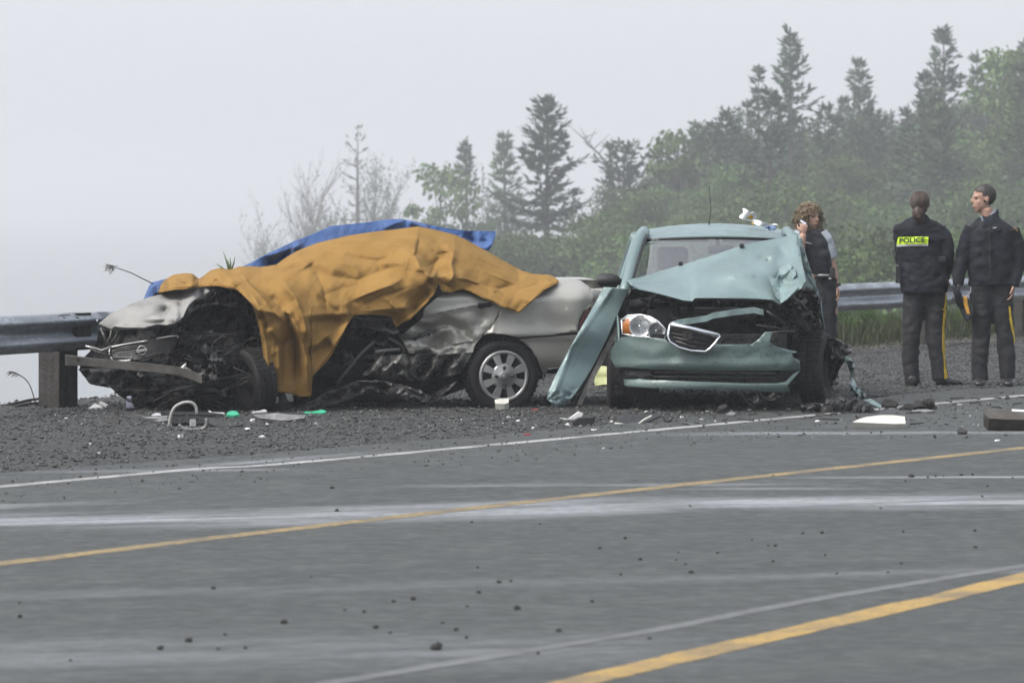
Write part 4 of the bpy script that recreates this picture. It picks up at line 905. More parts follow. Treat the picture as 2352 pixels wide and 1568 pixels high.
P = [f_d(*R2(a, b)) for a, b in ((1213, 690), (1218, 660), (1250, 645), (1310, 652), (1342, 672), (1335, 692), (1290, 700), (1240, 710), (1213, 690))]; G().tube(P, .004, 5).build('handle_surround', 'black_plastic', sil)
panel('door_handle', px(R2, [(1222, 690), (1232, 668), (1310, 662), (1328, 678), (1315, 692), (1245, 702)]), 5, lambda x, y: f_d(x, y) + NN * .008, 'black_plastic', sil, .006)
seam([(748, 1000), (900, 965), (1060, 945), (1193, 926)], r=.014, m='silver_paint', name='rub_strip', f=lambda x, y: f_d(x, y) + NN * .012)
seam([(520, 1003), (610, 990), (692, 986)], r=.013, m='silver_scuffed', name='rub_strip', f=lambda x, y: sp(x, y, .12))
for k in range(3): # bright sparks of chipped paint
    G().lathe([(0, .003), (.006, .002), (.008, 0)], f_d(*R2(*((980, 660), (1044, 660), (1047, 703))[k])), NN, 8).build('paint_chip', 'amber_lens', sil)
ld = [(430, 1162), (520, 1060), (570, 1035), (700, 1022), (745, 1015), (1000, 1022), (1190, 1004), (1160, 1075), (1105, 1150), (1000, 1180), (880, 1195), (768, 1204), (600, 1190), (500, 1172)]
def f_ld(x, y):
    a, b = (x - 689.06) / .33208, (y - 474.69) / .33208
    w = .10 * smooth(1190, 800, a) + .04 + .26 * crease((x * .021 + y * .012, y * .014, 12), 1, 2) * smooth(1200, 1000, a) + .10 * crease((x * .06 + y * .03, y * .03, 2), 1, 2) * smooth(1150, 900, a) + .1 * smooth(1080, 1200, b)
    w += .12 * math.exp(-((a - 748) / 14) ** 2)
    return sp(x, y, w)
panel('door_skin', px(R2, ld), 8, f_ld, 'silver_scuffed', sil, .004, False); tag(sil.children[-1], 'crumpled lower door skin')
panel('sill', px(R2, [(40, 1362), (200, 1280), (400, 1200), (530, 1202), (600, 1205), (700, 1232), (830, 1268), (905, 1318), (880, 1350), (760, 1342), (540, 1284), (430, 1294), (300, 1345), (120, 1395), (40, 1400)]), 9, lambda x, y: sp(x, y, -.02 + .10 * crease((x * .03, y * .04, 5), 1, 1)), 'dark_sill', sil, .01, False)
panel('sill_flap', px(R2, [(900, 1305), (960, 1268), (1085, 1208), (1062, 1242), (985, 1300), (935, 1340)]), 5, lambda x, y: sp(x, y, .02 + .12 * crease((x * .04, y * .04, 9))), 'dark_sill', sil, .005)
panel('front_door_frame', px(R2, [(372, 752), (500, 748), (640, 754), (655, 800), (690, 870), (640, 885), (520, 850), (420, 830), (350, 840)]), 5, lambda x, y: sp(x, y, .07 + .10 * crease((x * .03, y * .03, 21), 1, 2)), 'dark_sill', sil, .006)
panel('cavity_shade_sheet', px(R2, [(-60, 700), (300, 700), (760, 740), (900, 860), (1200, 990), (1190, 1240), (900, 1340), (-40, 1370)]), 12, lambda x, y: sp(x, y, .42 + .1 * crease((x * .02, y * .02, 0))), 'engine_dark', sil, .01)  # dark sheet behind the torn side, standing in for the cabin's shade
rr = random.Random(19)
for k in range(30):
    a, b = rr.uniform(100, 900), rr.uniform(800, 1180); scrap(sil, sp(*R2(a, b), rr.uniform(.12, .34)), (rr.uniform(.12, .35), rr.uniform(.06, .2)), 400 + k, rr.choice(['engine_dark', 'engine_dark', 'black_plastic', 'dark_sill', 'dark_sill']), 'crushed_panel')
for pts in ([(250, 1230), (330, 1130), (420, 1020), (520, 930)], [(600, 900), (700, 960), (720, 1010)], [(690, 890), (800, 905), (880, 870), (940, 850)]): G().tube(spline([sp(*R2(a, b), .1) for a, b in pts], 5), .016, 6).build('bent_pillar', 'dark_sill', sil, True)
# ---- the open front
def idw(ctrl):
    def f(x, y):
        n = d = 0
        for cx, cy, Y in ctrl:
            k = 1 / (((x - cx) / 100) ** 2 + ((y - cy) / 100) ** 2 + .02) ** 1.5; n += k * Y; d += k
        return n / d
    return f
NY = idw([(150, 830, 35.05), (230, 745, 35.15), (490, 870, 34.55), (420, 740, 34.75), (560, 880, 34.9), (520, 660, 35.3), (400, 640, 35.5), (470, 665, 35.2), (300, 900, 34.95), (620, 800, 35.1)])
def fr(x, y, d=0.): return at(x, y, NY(x, y) + d)
hd = px(R1, [(253, 766), (330, 702), (460, 640), (580, 595), (700, 566), (800, 545), (940, 518), (1015, 528), (1000, 560), (955, 575), (880, 610), (838, 650), (806, 720), (765, 756), (700, 776), (640, 770), (560, 790), (430, 792), (360, 784), (332, 801)])
def f_h(x, y):
    a, b = (x - 137.81) / .35162, (y - 474.69) / .35162
    d = .0
    for (cx, cy, rx, ry, k) in ((690, 690, 50, 45, .3), (780, 650, 50, 26, .2), (650, 735, 90, 12, -.12), (760, 700, 14, 60, -.14), (930, 560, 20, 30, .08)): d += k * math.exp(-((a - cx) / rx) ** 2 - ((b - cy) / ry) ** 2)
    d += .30 * smooth(790, 520, b) + .02 * fbm((x * .015, y * .03, 1)) + .05 * crease((x * .03, y * .03, 6)) * smooth(560, 800, a)
    return fr(x, y, d - .12)
panel('bonnet', hd, 4.5, f_h, 'white_bonnet', sil, .006)
under = px(R1, [(330, 800), (560, 792), (765, 760), (840, 655), (1000, 545), (1100, 525), (1180, 560), (1250, 640), (1280, 760), (1340, 900), (1355, 1120), (1350, 1330), (1100, 1345), (620, 1325), (480, 1300), (330, 1180), (130, 1070), (140, 1000), (240, 900), (260, 800)])
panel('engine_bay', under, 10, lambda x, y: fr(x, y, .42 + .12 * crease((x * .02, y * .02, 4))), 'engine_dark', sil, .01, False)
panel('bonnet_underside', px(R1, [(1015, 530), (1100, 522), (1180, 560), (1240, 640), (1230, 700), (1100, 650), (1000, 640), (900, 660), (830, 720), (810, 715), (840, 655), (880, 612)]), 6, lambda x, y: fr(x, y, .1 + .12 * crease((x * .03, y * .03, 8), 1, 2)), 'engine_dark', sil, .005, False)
bm_ = [fr(*R1(a, b), -.12 - .0) for a, b in ((35, 1003), (200, 1015), (380, 1032), (600, 1052), (780, 1075), (860, 1100), (930, 1130))]
G().loft([[q + Vector((0, dy, dz * (1 if i else 1.3))) for dy, dz in ((-.045, -.03), (-.045, .032), (-.02, .036), (.045, .034), (.045, -.03))] for i, q in enumerate(bm_)]).build('bumper_beam', 'rusty_beam', sil)
for a, b in ((120, 1000), (272, 1015), (140, 1042)): G().lathe([(0, .004), (.01, .003), (.012, 0)], fr(*R1(a, b), -.17), (0, -1, 0), 8).build('beam_bolt', 'engine_dark', sil)
scr = [(830, 1075, .16, .1, 'bare_metal'), (900, 1090, .13, .12, 'rusty_beam'), (990, 1110, .14, .12, 'greasy_metal'), (870, 1130, .1, .05, 'trim_grey'), (1010, 1060, .1, .12, 'greasy_metal')]
for k, (a, b, w, h, m_) in enumerate(scr): scrap(sil, fr(*R1(a, b), -.1), (w, h), 500 + k, m_, 'torn_sheet')
go = px(R1, [(330, 918), (450, 893), (580, 872), (640, 858), (765, 842), (772, 860), (755, 905), (735, 940), (600, 985), (480, 1003), (345, 1000), (325, 950)])
gri = panel('grille', go, 8, lambda x, y: fr(x, y, .0), 'black_plastic', sil, .006)
def gtube(pts, r, m, nm, d=-.015): return G().tube(spline([fr(*R1(a, b), d) for a, b in pts], 4), r, 6).build(nm, m, gri, True)
gtube([(325, 920), (420, 900), (570, 876)], .009, 'hub_silver', 'grille_surround'); gtube([(635, 862), (700, 850), (760, 842), (772, 855)], .008, 'hub_silver', 'grille_surround'); gtube([(330, 918), (322, 950), (330, 980), (345, 1002)], .008, 'hub_silver', 'grille_surround'); gtube([(375, 1006), (420, 1006), (465, 1003)], .007, 'hub_silver', 'grille_surround')
for k in range(5):
    t = (k + 1) / 6; gtube([(333 + 4 * k, lerp(918, 1000, t)), (560, lerp(880, 990, t)), (762 - 22 * t, lerp(845, 940, t))], .004, 'engine_dark' if k % 2 else 'greasy_metal', 'grille_slat', -.006)
for k in range(9):
    t = (k + .5) / 9; gtube([(335 + 425 * t, 915 - 68 * t), (345 + 395 * t, 1000 - 60 * t)], .003, 'greasy_metal', 'grille_bar', -.004)
e0 = fr(*R1(535, 938), -.03); G().lathe([(.034, -.004), (.041, 0), (.034, .004), (.030, 0), (.034, -.004)], e0, (0, -1, 0), 24).build('emblem_ring', 'hub_silver', gri, True)
G().box(e0 + Vector((0, -.006, 0)), (.09, .01, .022), Matrix.Rotation(R(-9), 3, 'Y'), .003).build('emblem_bar', 'hub_silver', gri)
for pts in ([(165, 910), (230, 925), (270, 940), (335, 915)], [(200, 930), (260, 955), (330, 975)]): G().tube([fr(*R1(a, b), -.06) for a, b in pts], .011, 5).build('broken_trim', 'hub_silver' if pts[0][0] == 165 else 'greasy_metal', sil, True)
for pts in ([(265, 790), (290, 850), (310, 910)], [(340, 800), (330, 850), (300, 905)], [(380, 820), (360, 860), (330, 895)]): G().tube([fr(*R1(a, b), .0) for a, b in pts], .014, 6).build('bent_bracket', 'greasy_metal', sil, True)
for k in range(118):
    a = rr.uniform(420, 1330); b = rr.uniform(800, 1290)
    if (a < 780 and b < 1010) or (a > 1090 and b > 930): continue
    if k % 4 == 0:
        p0 = fr(*R1(a, b), rr.uniform(.0, .25)); hose(sil, [p0, p0 + Vector((rr.uniform(-.15, .15), rr.uniform(-.1, .1), rr.uniform(-.12, .12))), p0 + Vector((rr.uniform(-.4, .4), 0, rr.uniform(-.2, .12)))], rr.uniform(.005, .013), 'engine_dark')
    else: scrap(sil, fr(*R1(a, b), rr.uniform(-.04, .22)), (rr.uniform(.08, .26), rr.uniform(.05, .18)), 600 + k, rr.choice(['engine_dark', 'engine_dark', 'black_plastic', 'greasy_metal', 'dark_sill'] if b > 1000 else ['engine_dark', 'black_plastic', 'greasy_metal']), 'crushed_panel')
for k in range(14):
    a = rr.uniform(480, 1250); b = rr.uniform(830, 1200); p0 = fr(*R1(a, b), rr.uniform(-.1, .05)); G().tube(spline([p0, p0 + Vector((rr.uniform(-.2, .2), 0, rr.uniform(-.1, .1))), p0 + Vector((rr.uniform(-.3, .3), .03, rr.uniform(-.25, .0)))], 5), .004, 5).build('loose_wire', rr.choice(['black_plastic', 'greasy_metal', 'engine_dark']), sil, True)
panel('front_undertray', px(R1, [(120, 1060), (400, 1060), (780, 1110), (1000, 1150), (1050, 1250), (800, 1235), (560, 1190), (330, 1180), (200, 1160)]), 8, lambda x, y: fr(x, y, .05 + .18 * crease((x * .025, y * .04, 14), 1, 2)), 'black_plastic', sil, .005)
panel('radiator', px(R1, [(480, 1010), (760, 1040), (780, 1000), (1000, 900), (1000, 820), (800, 830), (780, 930), (600, 985)]), 9, lambda x, y: fr(x, y, .2 + .1 * crease((x * .03, y * .03, 17))), 'greasy_metal', sil, .02, False)
fw_ = tyre_wheel(sil, fr(*R1(1262, 1140), .16), Vector((-.85, -.5, -.1)), .27, .19, None, 'front_wheel')
G().lathe([(.03, .03), (.05, .03), (.055, .01), (.105, .008), (.108, -.008), (.05, -.01)], fr(*R1(1400, 1262), .12), (.3, -.9, .2), 28).build('brake_disc', 'greasy_metal', sil, True)
# antenna whip with a white tuft, leaning out over the rail
G().tube([at(352, 652, 35.7), at(300, 626, 35.6), at(245, 607, 35.5)], [.005, .004, .003], 5).build('antenna', 'engine_dark', sil)
g = G(); rg = np.random.default_rng(2)
for k in range(60):
    p0 = at(252 + rg.normal(0, 5), 609 + abs(rg.normal(0, 5)), 35.5 + rg.normal(0, .02)); g.tube([p0, p0 + Vector(rg.normal(0, .018, 3)) - Vector((0, 0, .01))], [.004, .0015], 4, False)
o = g.build('antenna_tuft', 'white_bonnet', sil); tag(o, 'frayed white tuft on the antenna tip', kind='stuff')

# ---------------------------------------------------------------- blanket and tarpaulin
m, N, p, pos, out = newmat('mustard_wool')
c = N.mix(N.ramp(N.noise(pos, 5, 5), .3, .7), (.215, .128, .04), (.178, .104, .031)); c = N.mix(N.ramp(N.noise(pos, 3.4, 6, .72), .56, .78, 0, .6), c, (.065, .032, .007))
c = N.mix(N.ramp(N.noise(N.mapping(pos, (1, 1, 1)), 420, 2), .45, .75, 0, .35), c, (.195, .105, .026))
N.put(p.inputs['Base Color'], c); p.inputs['Roughness'].default_value = .95; p.inputs['Specular IOR Level'].default_value = .1; p.inputs['Sheen Weight'].default_value = .0
N.put(p.inputs['Normal'], N.bump(N.noise(pos, 300, 2), .25, .004))
m, N, p, pos, out = newmat('blue_sheet')
c = N.mix(N.ramp(N.noise(pos, 4, 5), .3, .7), (.018, .064, .195), (.013, .046, .148)); N.put(p.inputs['Base Color'], c); p.inputs['Roughness'].default_value = .75; p.inputs['Sheen Weight'].default_value = .1
N.put(p.inputs['Normal'], N.bump(N.noise(pos, 260, 2), .2, .004))
class Folds:
    def __init__(s, items):
        s.it = []
        for reg, pts, amp, wd, asym in items:
            s.it.append((np.array(px(reg, pts)), amp, wd, asym))
    def __call__(s, X, Y):
        "X, Y arrays of picture points -> metres towards the viewer"
        D = np.zeros_like(X)
        for P, amp, wd, asym in s.it:
            best = np.full(X.shape, 1e9); sgn = np.zeros_like(X); tt = np.zeros_like(X); n = len(P) - 1
            for i in range(n):
                a, b = P[i], P[i+1]; d = b - a; L2 = d @ d; t = np.clip(((X - a[0]) * d[0] + (Y - a[1]) * d[1]) / L2, 0, 1)
                dx = X - (a[0] + t * d[0]); dy = Y - (a[1] + t * d[1]); r = np.hypot(dx, dy); k = r < best
                best = np.where(k, r, best); sgn = np.where(k, np.sign(d[0] * dy - d[1] * dx), sgn); tt = np.where(k, (i + t) / n, tt)
            wd = wd * (1.65 if wd > 4 else 1); w = np.where(sgn > 0, wd * asym, wd); D += 2.0 * amp * np.exp(-(best / (w * 1.15)) ** 1.0) * np.clip(np.sin(np.pi * np.clip(tt, .03, .97)) * 1.6, 0, 1)
        return D
def sheet(name, xs_, top, bot, depth, folds, m, label, cat, rows=64, back=16, th=.006, w_top=.75, drop=.3, fine=.012, seed=0, reach=1.0, lid=False):
    X = np.repeat(xs_[:, None], rows, 1); tv = np.linspace(0, 1, rows)[None, :]; T = top(xs_)[:, None]; Bm = bot(xs_)[:, None]; Yp = Bm + (T - Bm) * tv
    D = folds(X, Yp); vs = []; nr = rows + back
    for i in range(len(xs_)):
        for j in range(rows):
            x, y = X[i, j], Yp[i, j]; n_ = fine * fbm((x * .018, y * .03, seed), 1, 3) + fine * .7 * crease((x * .022 + y * .016, y * .01 - x * .006, seed), 1, 2)
            w_ = depth(x, y, T[i, 0]) - D[i, j] - n_
            if lid and x > 1040: w_ = min(w_, shoulder((y - 474.69) / .33208) - .03 + .3 * smooth(1110, 1050, x))
            P = sp(x, y, w_); vs.append(P)
        P = vs[-1]
        for j in range(back):
            t = (j + 1) / back; vs.append(P - NN * reach * t + Vector((0, 0, -drop * t * t - .02 * t + .02 * fbm((P.x * 2, t * 3, seed)) * t)))
    fs = [(i*nr+j, (i+1)*nr+j, (i+1)*nr+j+1, i*nr+j+1) for i in range(len(xs_) - 1) for j in range(nr - 1)]
    # thickness
    bm = bmesh.new(); vv = [bm.verts.new(v) for v in vs]
    for f in fs: bm.faces.new([vv[i] for i in f])
    bm.normal_update(); n = len(vs); nv = [v.normal.copy() for v in bm.verts]; bnd = [(e.link_loops[0].vert.index, e.link_loops[0].link_loop_next.vert.index) for e in bm.edges if len(e.link_faces) == 1]; bm.verts.index_update()
    bm.free()
    fl_ = sum(a.dot(NN) for a in nv) < 0; sg = 1 if fl_ else -1
    vs2 = vs + [v + q * sg * th for v, q in zip(vs, nv)]; fs2 = fs + [tuple(k + n for k in f[::-1]) for f in fs] + [(j, i, i + n, j + n) for i, j in bnd]
    o = mesh(name, vs2, fs2, m, None, True, origin=sl_(1.2, .4, 1.0)); tag(o, label, cat); return o
def pl(pts):
    a = np.array(sorted(pts)); return lambda x: np.interp(x, a[:, 0], a[:, 1])
b_top = pl([(364, 668), (372, 655), (385, 641), (402, 630), (425, 627), (442, 628), (456, 640), (466, 638), (490, 619), (505, 615), (530, 619), (550, 612), (570, 611), (600, 613), (640, 607), (662, 590), (690, 574), (730, 558), (800, 541), (860, 532), (905, 527), (960, 520), (1005, 529), (1045, 539), (1070, 550), (1120, 578), (1170, 606), (1200, 622), (1225, 629), (1262, 631), (1276, 638), (1284, 645)])
b_bot = pl([(364, 672), (400, 665), (430, 663), (470, 657), (500, 656), (545, 665), (560, 680), (580, 700), (588, 722), (598, 760), (606, 820), (612, 870), (615, 893), (640, 900), (668, 904), (690, 911), (715, 910), (716, 866), (740, 842), (760, 818), (778, 785), (795, 752), (812, 724), (840, 723), (880, 724), (900, 728), (903, 740), (910, 752), (925, 742), (945, 730), (962, 712), (985, 690), (998, 676), (1004, 655), (1009, 652), (1014, 668), (1035, 672), (1062, 664), (1080, 668), (1110, 684), (1150, 702), (1192, 719), (1204, 708), (1225, 690), (1250, 665), (1284, 648)])
def b_dep(x, y, yt):
    t = min(1, max(0, (700 - y) / max(20, 700 - yt))); w = -.07 + .30 * t + .55 * t ** 4 + .25 * smooth(560, 430, x) - .06 * smooth(760, 640, x) * smooth(690, 760, y)
    w += (.17 * smooth(668, 745, y) * .55 - .07 * math.exp(-((y - 652) / 28) ** 2)) * smooth(716, 770, x) * smooth(1015, 960, x)
    return min(w, lerp(w, shoulder((y - 474.69) / .33208) - .05 - .08 * smooth(1120, 1200, x), smooth(1040, 1130, x)))
fold = Folds([
 (R2, [(808, 196), (792, 330), (838, 430), (895, 482), (950, 535)], .085, 7, 2.6), (R2, [(830, 215), (806, 320), (790, 345)], -.05, 5, 1), (R2, [(770, 300), (740, 400), (700, 480)], .02, 14, 1),
 (R2, [(1070, 275), (1046, 400), (1062, 470), (1020, 560)], .09, 7, 2.2), (R2, [(1050, 300), (950, 370), (870, 430)], -.07, 12, 1), (R2, [(1040, 470), (960, 490), (900, 480)], .05, 8, 1), (R2, [(1035, 440), (960, 440), (900, 420)], -.05, 10, 1),
 (R2, [(-140, 330), (20, 380), (210, 480), (400, 505), (600, 430), (770, 400)], -.06, 16, 1), (R2, [(-60, 300), (30, 375), (60, 420)], .05, 9, 1.6), (R2, [(540, 405), (640, 385), (760, 410)], .04, 9, 1.5), (R2, [(0, 385), (150, 400), (350, 470)], .03, 12, 1),
 (R2, [(955, 545), (890, 645), (800, 745), (690, 835)], .07, 11, 1), (R2, [(900, 560), (840, 660), (760, 740)], -.05, 10, 1), (R2, [(780, 400), (870, 440), (930, 520)], .04, 8, 1),
 (R2, [(1090, 262), (1300, 350), (1500, 440), (1700, 490)], .03, 18, 1), (R2, [(1062, 500), (1250, 540), (1480, 585), (1640, 540), (1730, 510)], -.07, 14, 1), (R2, [(1120, 565), (1320, 650), (1500, 735)], .04, 9, 1), (R2, [(1060, 490), (1150, 500), (1300, 560), (1420, 620)], .05, 9, 1), (R2, [(1560, 690), (1660, 600), (1770, 520)], .04, 10, 1),
 (R2, [(200, 315), (400, 352), (540, 372), (650, 342)], -.03, 5, 1), (R2, [(340, 650), (540, 570), (720, 480)], .03, 14, 1), (R2, [(100, 640), (300, 560), (560, 520)], -.03, 16, 1), (R2, [(380, 735), (520, 715), (700, 700), (800, 700)], .035, 12, 1),
 (R2, [(0, 760), (180, 745), (370, 740)], .05, 8, 1.5), (R2, [(40, 800), (200, 790), (330, 790)], -.05, 10, 1), (R2, [(80, 1180), (240, 960), (350, 770)], .06, 9, 1), (R2, [(40, 960), (120, 950), (240, 850)], .05, 9, 1), (R2, [(50, 1030), (150, 980), (220, 930)], -.05, 8, 1),
 (R1, [(1400, 640), (1500, 700), (1580, 860), (1610, 1000), (1630, 1240)], .09, 6, 1.2), (R1, [(1370, 560), (1490, 720), (1545, 900), (1552, 1230)], -.08, 6, 1), (R1, [(1160, 500), (1290, 680), (1400, 690), (1500, 770)], .07, 8, 1), (R1, [(1360, 760), (1420, 860), (1440, 1190)], .06, 9, 1), (R1, [(1390, 900), (1460, 900), (1470, 1190)], -.05, 7, 1), (R1, [(1300, 720), (1350, 900), (1370, 1190)], .04, 8, 1),
 (R1, [(1400, 430), (1540, 600), (1600, 760), (1610, 900)], .08, 9, 1), (R1, [(1160, 440), (1330, 560), (1430, 640)], -.06, 8, 1), (R1, [(1180, 430), (1230, 500), (1330, 600), (1390, 680)], .06, 7, 1), (R1, [(1250, 560), (1330, 700), (1350, 780)], .05, 7, 1),
 (R2, [(330, 660), (470, 600), (640, 540), (720, 490)], .012, 3, 1), (R2, [(420, 690), (560, 620), (760, 560)], -.012, 3, 1), (R2, [(60, 560), (180, 640), (300, 730)], .012, 3, 1), (R2, [(560, 600), (640, 680), (700, 760)], .012, 3, 1), (R2, [(1150, 330), (1350, 420), (1560, 500)], -.012, 3, 1), (R2, [(1200, 420), (1400, 500), (1540, 560)], .012, 3, 1), (R2, [(150, 250), (330, 240), (560, 220)], .012, 4, 1), (R2, [(450, 200), (600, 240), (760, 300)], -.012, 3, 1), (R2, [(900, 300), (960, 330), (1040, 310)], -.02, 4, 1), (R2, [(100, 430), (160, 560), (190, 720)], -.015, 4, 1),
 (R1, [(1000, 400), (1100, 440), (1160, 530)], .06, 7, 1), (R1, [(840, 530), (930, 470), (1000, 400)], .06, 7, 1), (R1, [(880, 460), (900, 470), (930, 440)], -.08, 5, 1), (R1, [(820, 440), (870, 500), (830, 530)], .05, 7, 1), (R1, [(1030, 470), (1000, 500), (990, 520)], -.06, 6, 1),
])
blk = sheet('wool_blanket', np.arange(364, 1284.1, 2.3), b_top, b_bot, b_dep, fold, 'mustard_wool', 'mustard yellow wool blanket draped over the silver car', 'blanket', rows=84, drop=.25, fine=.011, reach=.75, lid=True)
hx = np.arange(366, 1283, 3.0); HP = [sp(x, b_bot(x) - 3.5, (b_dep(x, b_bot(x) - 3.5, b_top(x)) if x < 1040 else min(b_dep(x, b_bot(x) - 3.5, b_top(x)), shoulder((b_bot(x) - 3.5 - 474.69) / .33208) - .03 + .3 * smooth(1110, 1050, x))) - fold(np.array([[x]]), np.array([[b_bot(x) - 3.5]]))[0, 0] - .004) for x in hx]
G().tube(HP, .0045, 5).build('hem', 'mustard_wool', blk, True)
t_top = pl([(338, 684), (345, 662), (351, 648), (366, 644), (382, 640), (400, 642), (445, 642), (462, 652), (500, 640), (530, 632), (546, 617), (580, 602), (600, 590), (640, 571), (680, 552), (720, 537), (762, 519), (800, 515), (840, 511), (880, 505), (905, 503), (925, 503), (960, 510), (1000, 519), (1040, 526), (1070, 530), (1110, 530.5), (1139, 531)])
t_bot = pl([(338, 688), (345, 684), (360, 678), (385, 672), (546, 668), (600, 655), (660, 640), (700, 620), (900, 575), (960, 565), (1040, 552), (1060, 550), (1085, 560), (1105, 570), (1122, 577), (1131, 564), (1139, 534)])
def t_dep(x, y, yt):
    t = min(1, max(0, (y - yt) / 60)); return lerp(1.0, .86, t) + .15 * smooth(600, 400, x)
tf = Folds([(R2, [(-260, 350), (-50, 290), (20, 250)], .06, 8, 1), (R1, [(1330, 400), (1450, 330), (1530, 265)], -.10, 10, 1), (R2, [(730, 95), (650, 120), (560, 160)], .06, 8, 1), (R2, [(730, 95), (820, 130), (900, 160)], .06, 7, 1), (R2, [(1180, 260), (1280, 290), (1350, 240)], .08, 10, 1), (R2, [(1120, 190), (1220, 250), (1330, 230)], -.06, 10, 1), (R1, [(605, 500), (640, 540), (655, 560)], .06, 5, 1)])
sheet('blue_tarpaulin', np.arange(338, 1139.1, 2.6), t_top, t_bot, t_dep, tf, 'blue_sheet', 'blue sheet showing along the top beneath the mustard blanket', 'tarpaulin', rows=26, drop=.55, fine=.02, seed=5, reach=.7)
# green plastic stalks poking up behind the blanket
g0 = at(527, 628, 35.9); st = thing('green_stalks', 'green spiky stalks poking up behind the mustard blanket', 'plant', g0)
mat('green_stalk', (.075, .12, .045), .6, var=.3, vs=20)
for a, b, c_, d in ((1108, 440, 1065, 290), (1105, 430, 1095, 345), (1115, 430, 1142, 325), (1095, 430, 1018, 370), (1112, 435, 1110, 330)):
    p0, p1 = at(*R1(a, b), 35.9), at(*R1(c_, d), 35.9); G().tube([p0, p0.lerp(p1, .6) + Vector((.005, 0, 0)), p1], [.008, .007, .002], 5).build('stalk', 'green_stalk', st, True)

# ---------------------------------------------------------------- teal wing panel leaning between the cars
wt = thing('leaning_wing_panel', 'long teal wing panel propped upright between the two cars', 'car part', gr(*R3(100, 1395)))
LY = idw([(R3(405, 640)[0], R3(405, 640)[1], 35.25), (R3(555, 650)[0], R3(555, 650)[1], 35.2), (R3(100, 1390)[0], R3(100, 1390)[1], 34.75), (R3(300, 1000)[0], R3(300, 1000)[1], 34.95)])
def f_w(x, y, d=0):
    a, b = (x - 1240.3) / .36129, (y - 428.75) / .36129
    c_ = 225 + (480 - 225) * (1020 - b) / 370 if b < 1020 else 225 - (b - 1020) * .38; e = (a - c_) / 90
    k = .045 * abs(e + .28) - .02 * math.exp(-((a - (c_ - 25)) / 9) ** 2) + .05 * crease((x * .08, y * .08, 1)) * smooth(1270, 1340, b)
    return at(x, y, LY(x, y) + k + d)
panel('wing_skin', px(R3, [(405, 638), (480, 642), (556, 650), (545, 690), (520, 745), (480, 830), (430, 950), (360, 1090), (290, 1220), (220, 1320), (150, 1385), (130, 1400), (95, 1396), (48, 1352), (58, 1292), (100, 1200), (170, 1070), (240, 940), (310, 815), (360, 725)]), 5, f_w, 'teal_paint', wt, .006)
panel('wing_flange', px(R3, [(520, 745), (505, 830), (470, 930), (400, 1070), (330, 1210), (280, 1300), (235, 1392), (200, 1390), (160, 1385), (220, 1320), (290, 1220), (360, 1090), (430, 950), (480, 830)]), 7, lambda x, y: f_w(x, y, .09), 'black_plastic', wt, .005)
P = [f_w(*R3(a, b), .03) for a, b in ((515, 835), (500, 890), (440, 1000), (370, 1140), (300, 1270), (250, 1385))]; G().loft([[q + Vector((dx, dy, 0)) for dx, dy in ((-.022, -.01), (.022, -.01), (.022, .012), (-.022, .012))] for q in spline(P, 3)]).build('inner_edge_strip', 'rusty_beam', wt)
P = [f_w(*R3(*q), -.004) for q in np.array(spline([Vector((a, b, 0)) for a, b in ((470, 650), (390, 800), (290, 990), (190, 1180), (90, 1340))], 8))[:, :2]]; G().tube(P, .003, 5).build('pressed_line', 'black_plastic', wt)
# ---------------------------------------------------------------- the three officers
mat('skin', (.31, .19, .142), .55, var=.12, vs=14, spec=.3)
mat('navy_jacket', (.0052, .0066, .0118), .8, var=.4, vs=7, bump=(160, .15, .003), spec=.25)
mat('navy_trousers', (.0042, .0048, .0075), .85, var=.3, vs=6, bump=(160, .12, .003))
mat('navy_vest', (.0055, .0068, .0125), .75, var=.3, vs=8, bump=(120, .2, .004))
mat('shirt_cloth', (.26, .29, .33), .85, var=.15, vs=9)
mat('boot_leather', (.008, .008, .0085), .5, var=.4, vs=14)
mat('brown_hair', (.036, .0205, .0135), .55, var=.45, vs=40, streak=(1, 1, .2))
mat('dark_hair', (.018, .013, .011), .6, var=.45, vs=50)
mat('curly_hair', (.12, .088, .05), .65, var=.55, vs=30)
mat('stripe_yellow', (.42, .29, .02), .8, var=.15, vs=12)
mat('hivis_yellow', (.5, .72, .02), .6, var=.06, vs=9)
mat('reflective_grey', (.3, .31, .33), .5, var=.1, vs=12)
mat('print_black', (.012, .013, .012), .7, var=.1, vs=9)
mat('belt_black', (.012, .012, .013), .35, var=.3, vs=12)
mat('lips', (.24, .085, .07), .5, var=.1, vs=9)
mat('patch_gold', (.14, .08, .02), .8, var=.3, vs=30)
mat('cap_band', (.4, .2, .02), .75, var=.15, vs=20)
def fuse(g, voxel, it=3, disp=None):
    me = bpy.data.meshes.new('tmp'); me.from_pydata([tuple(v) for v in g.v], [], g.f); me.update()
    bm = bmesh.new(); bm.from_mesh(me); bmesh.ops.recalc_face_normals(bm, faces=bm.faces[:]); bm.to_mesh(me); bm.free()
    o = bpy.data.objects.new('tmp', me); COL.objects.link(o)
    r = o.modifiers.new('r', 'REMESH'); r.mode = 'VOXEL'; r.voxel_size = voxel
    s_ = o.modifiers.new('s', 'SMOOTH'); s_.iterations = it; s_.factor = .5
    dg = bpy.context.evaluated_depsgraph_get(); e = o.evaluated_get(dg); em = e.to_mesh()
    n = len(em.vertices); co = np.empty(n * 3); em.vertices.foreach_get('co', co); no = np.empty(n * 3); em.vertex_normals.foreach_get('vector', no)
    co = co.reshape(-1, 3); no = no.reshape(-1, 3); fs = [tuple(p.vertices) for p in em.polygons]
    e.to_mesh_clear(); bpy.data.objects.remove(o); bpy.data.meshes.remove(me)
    if disp: co = co + no * np.array([disp(Vector(c)) for c in co])[:, None]
    return [Vector(c) for c in co], fs
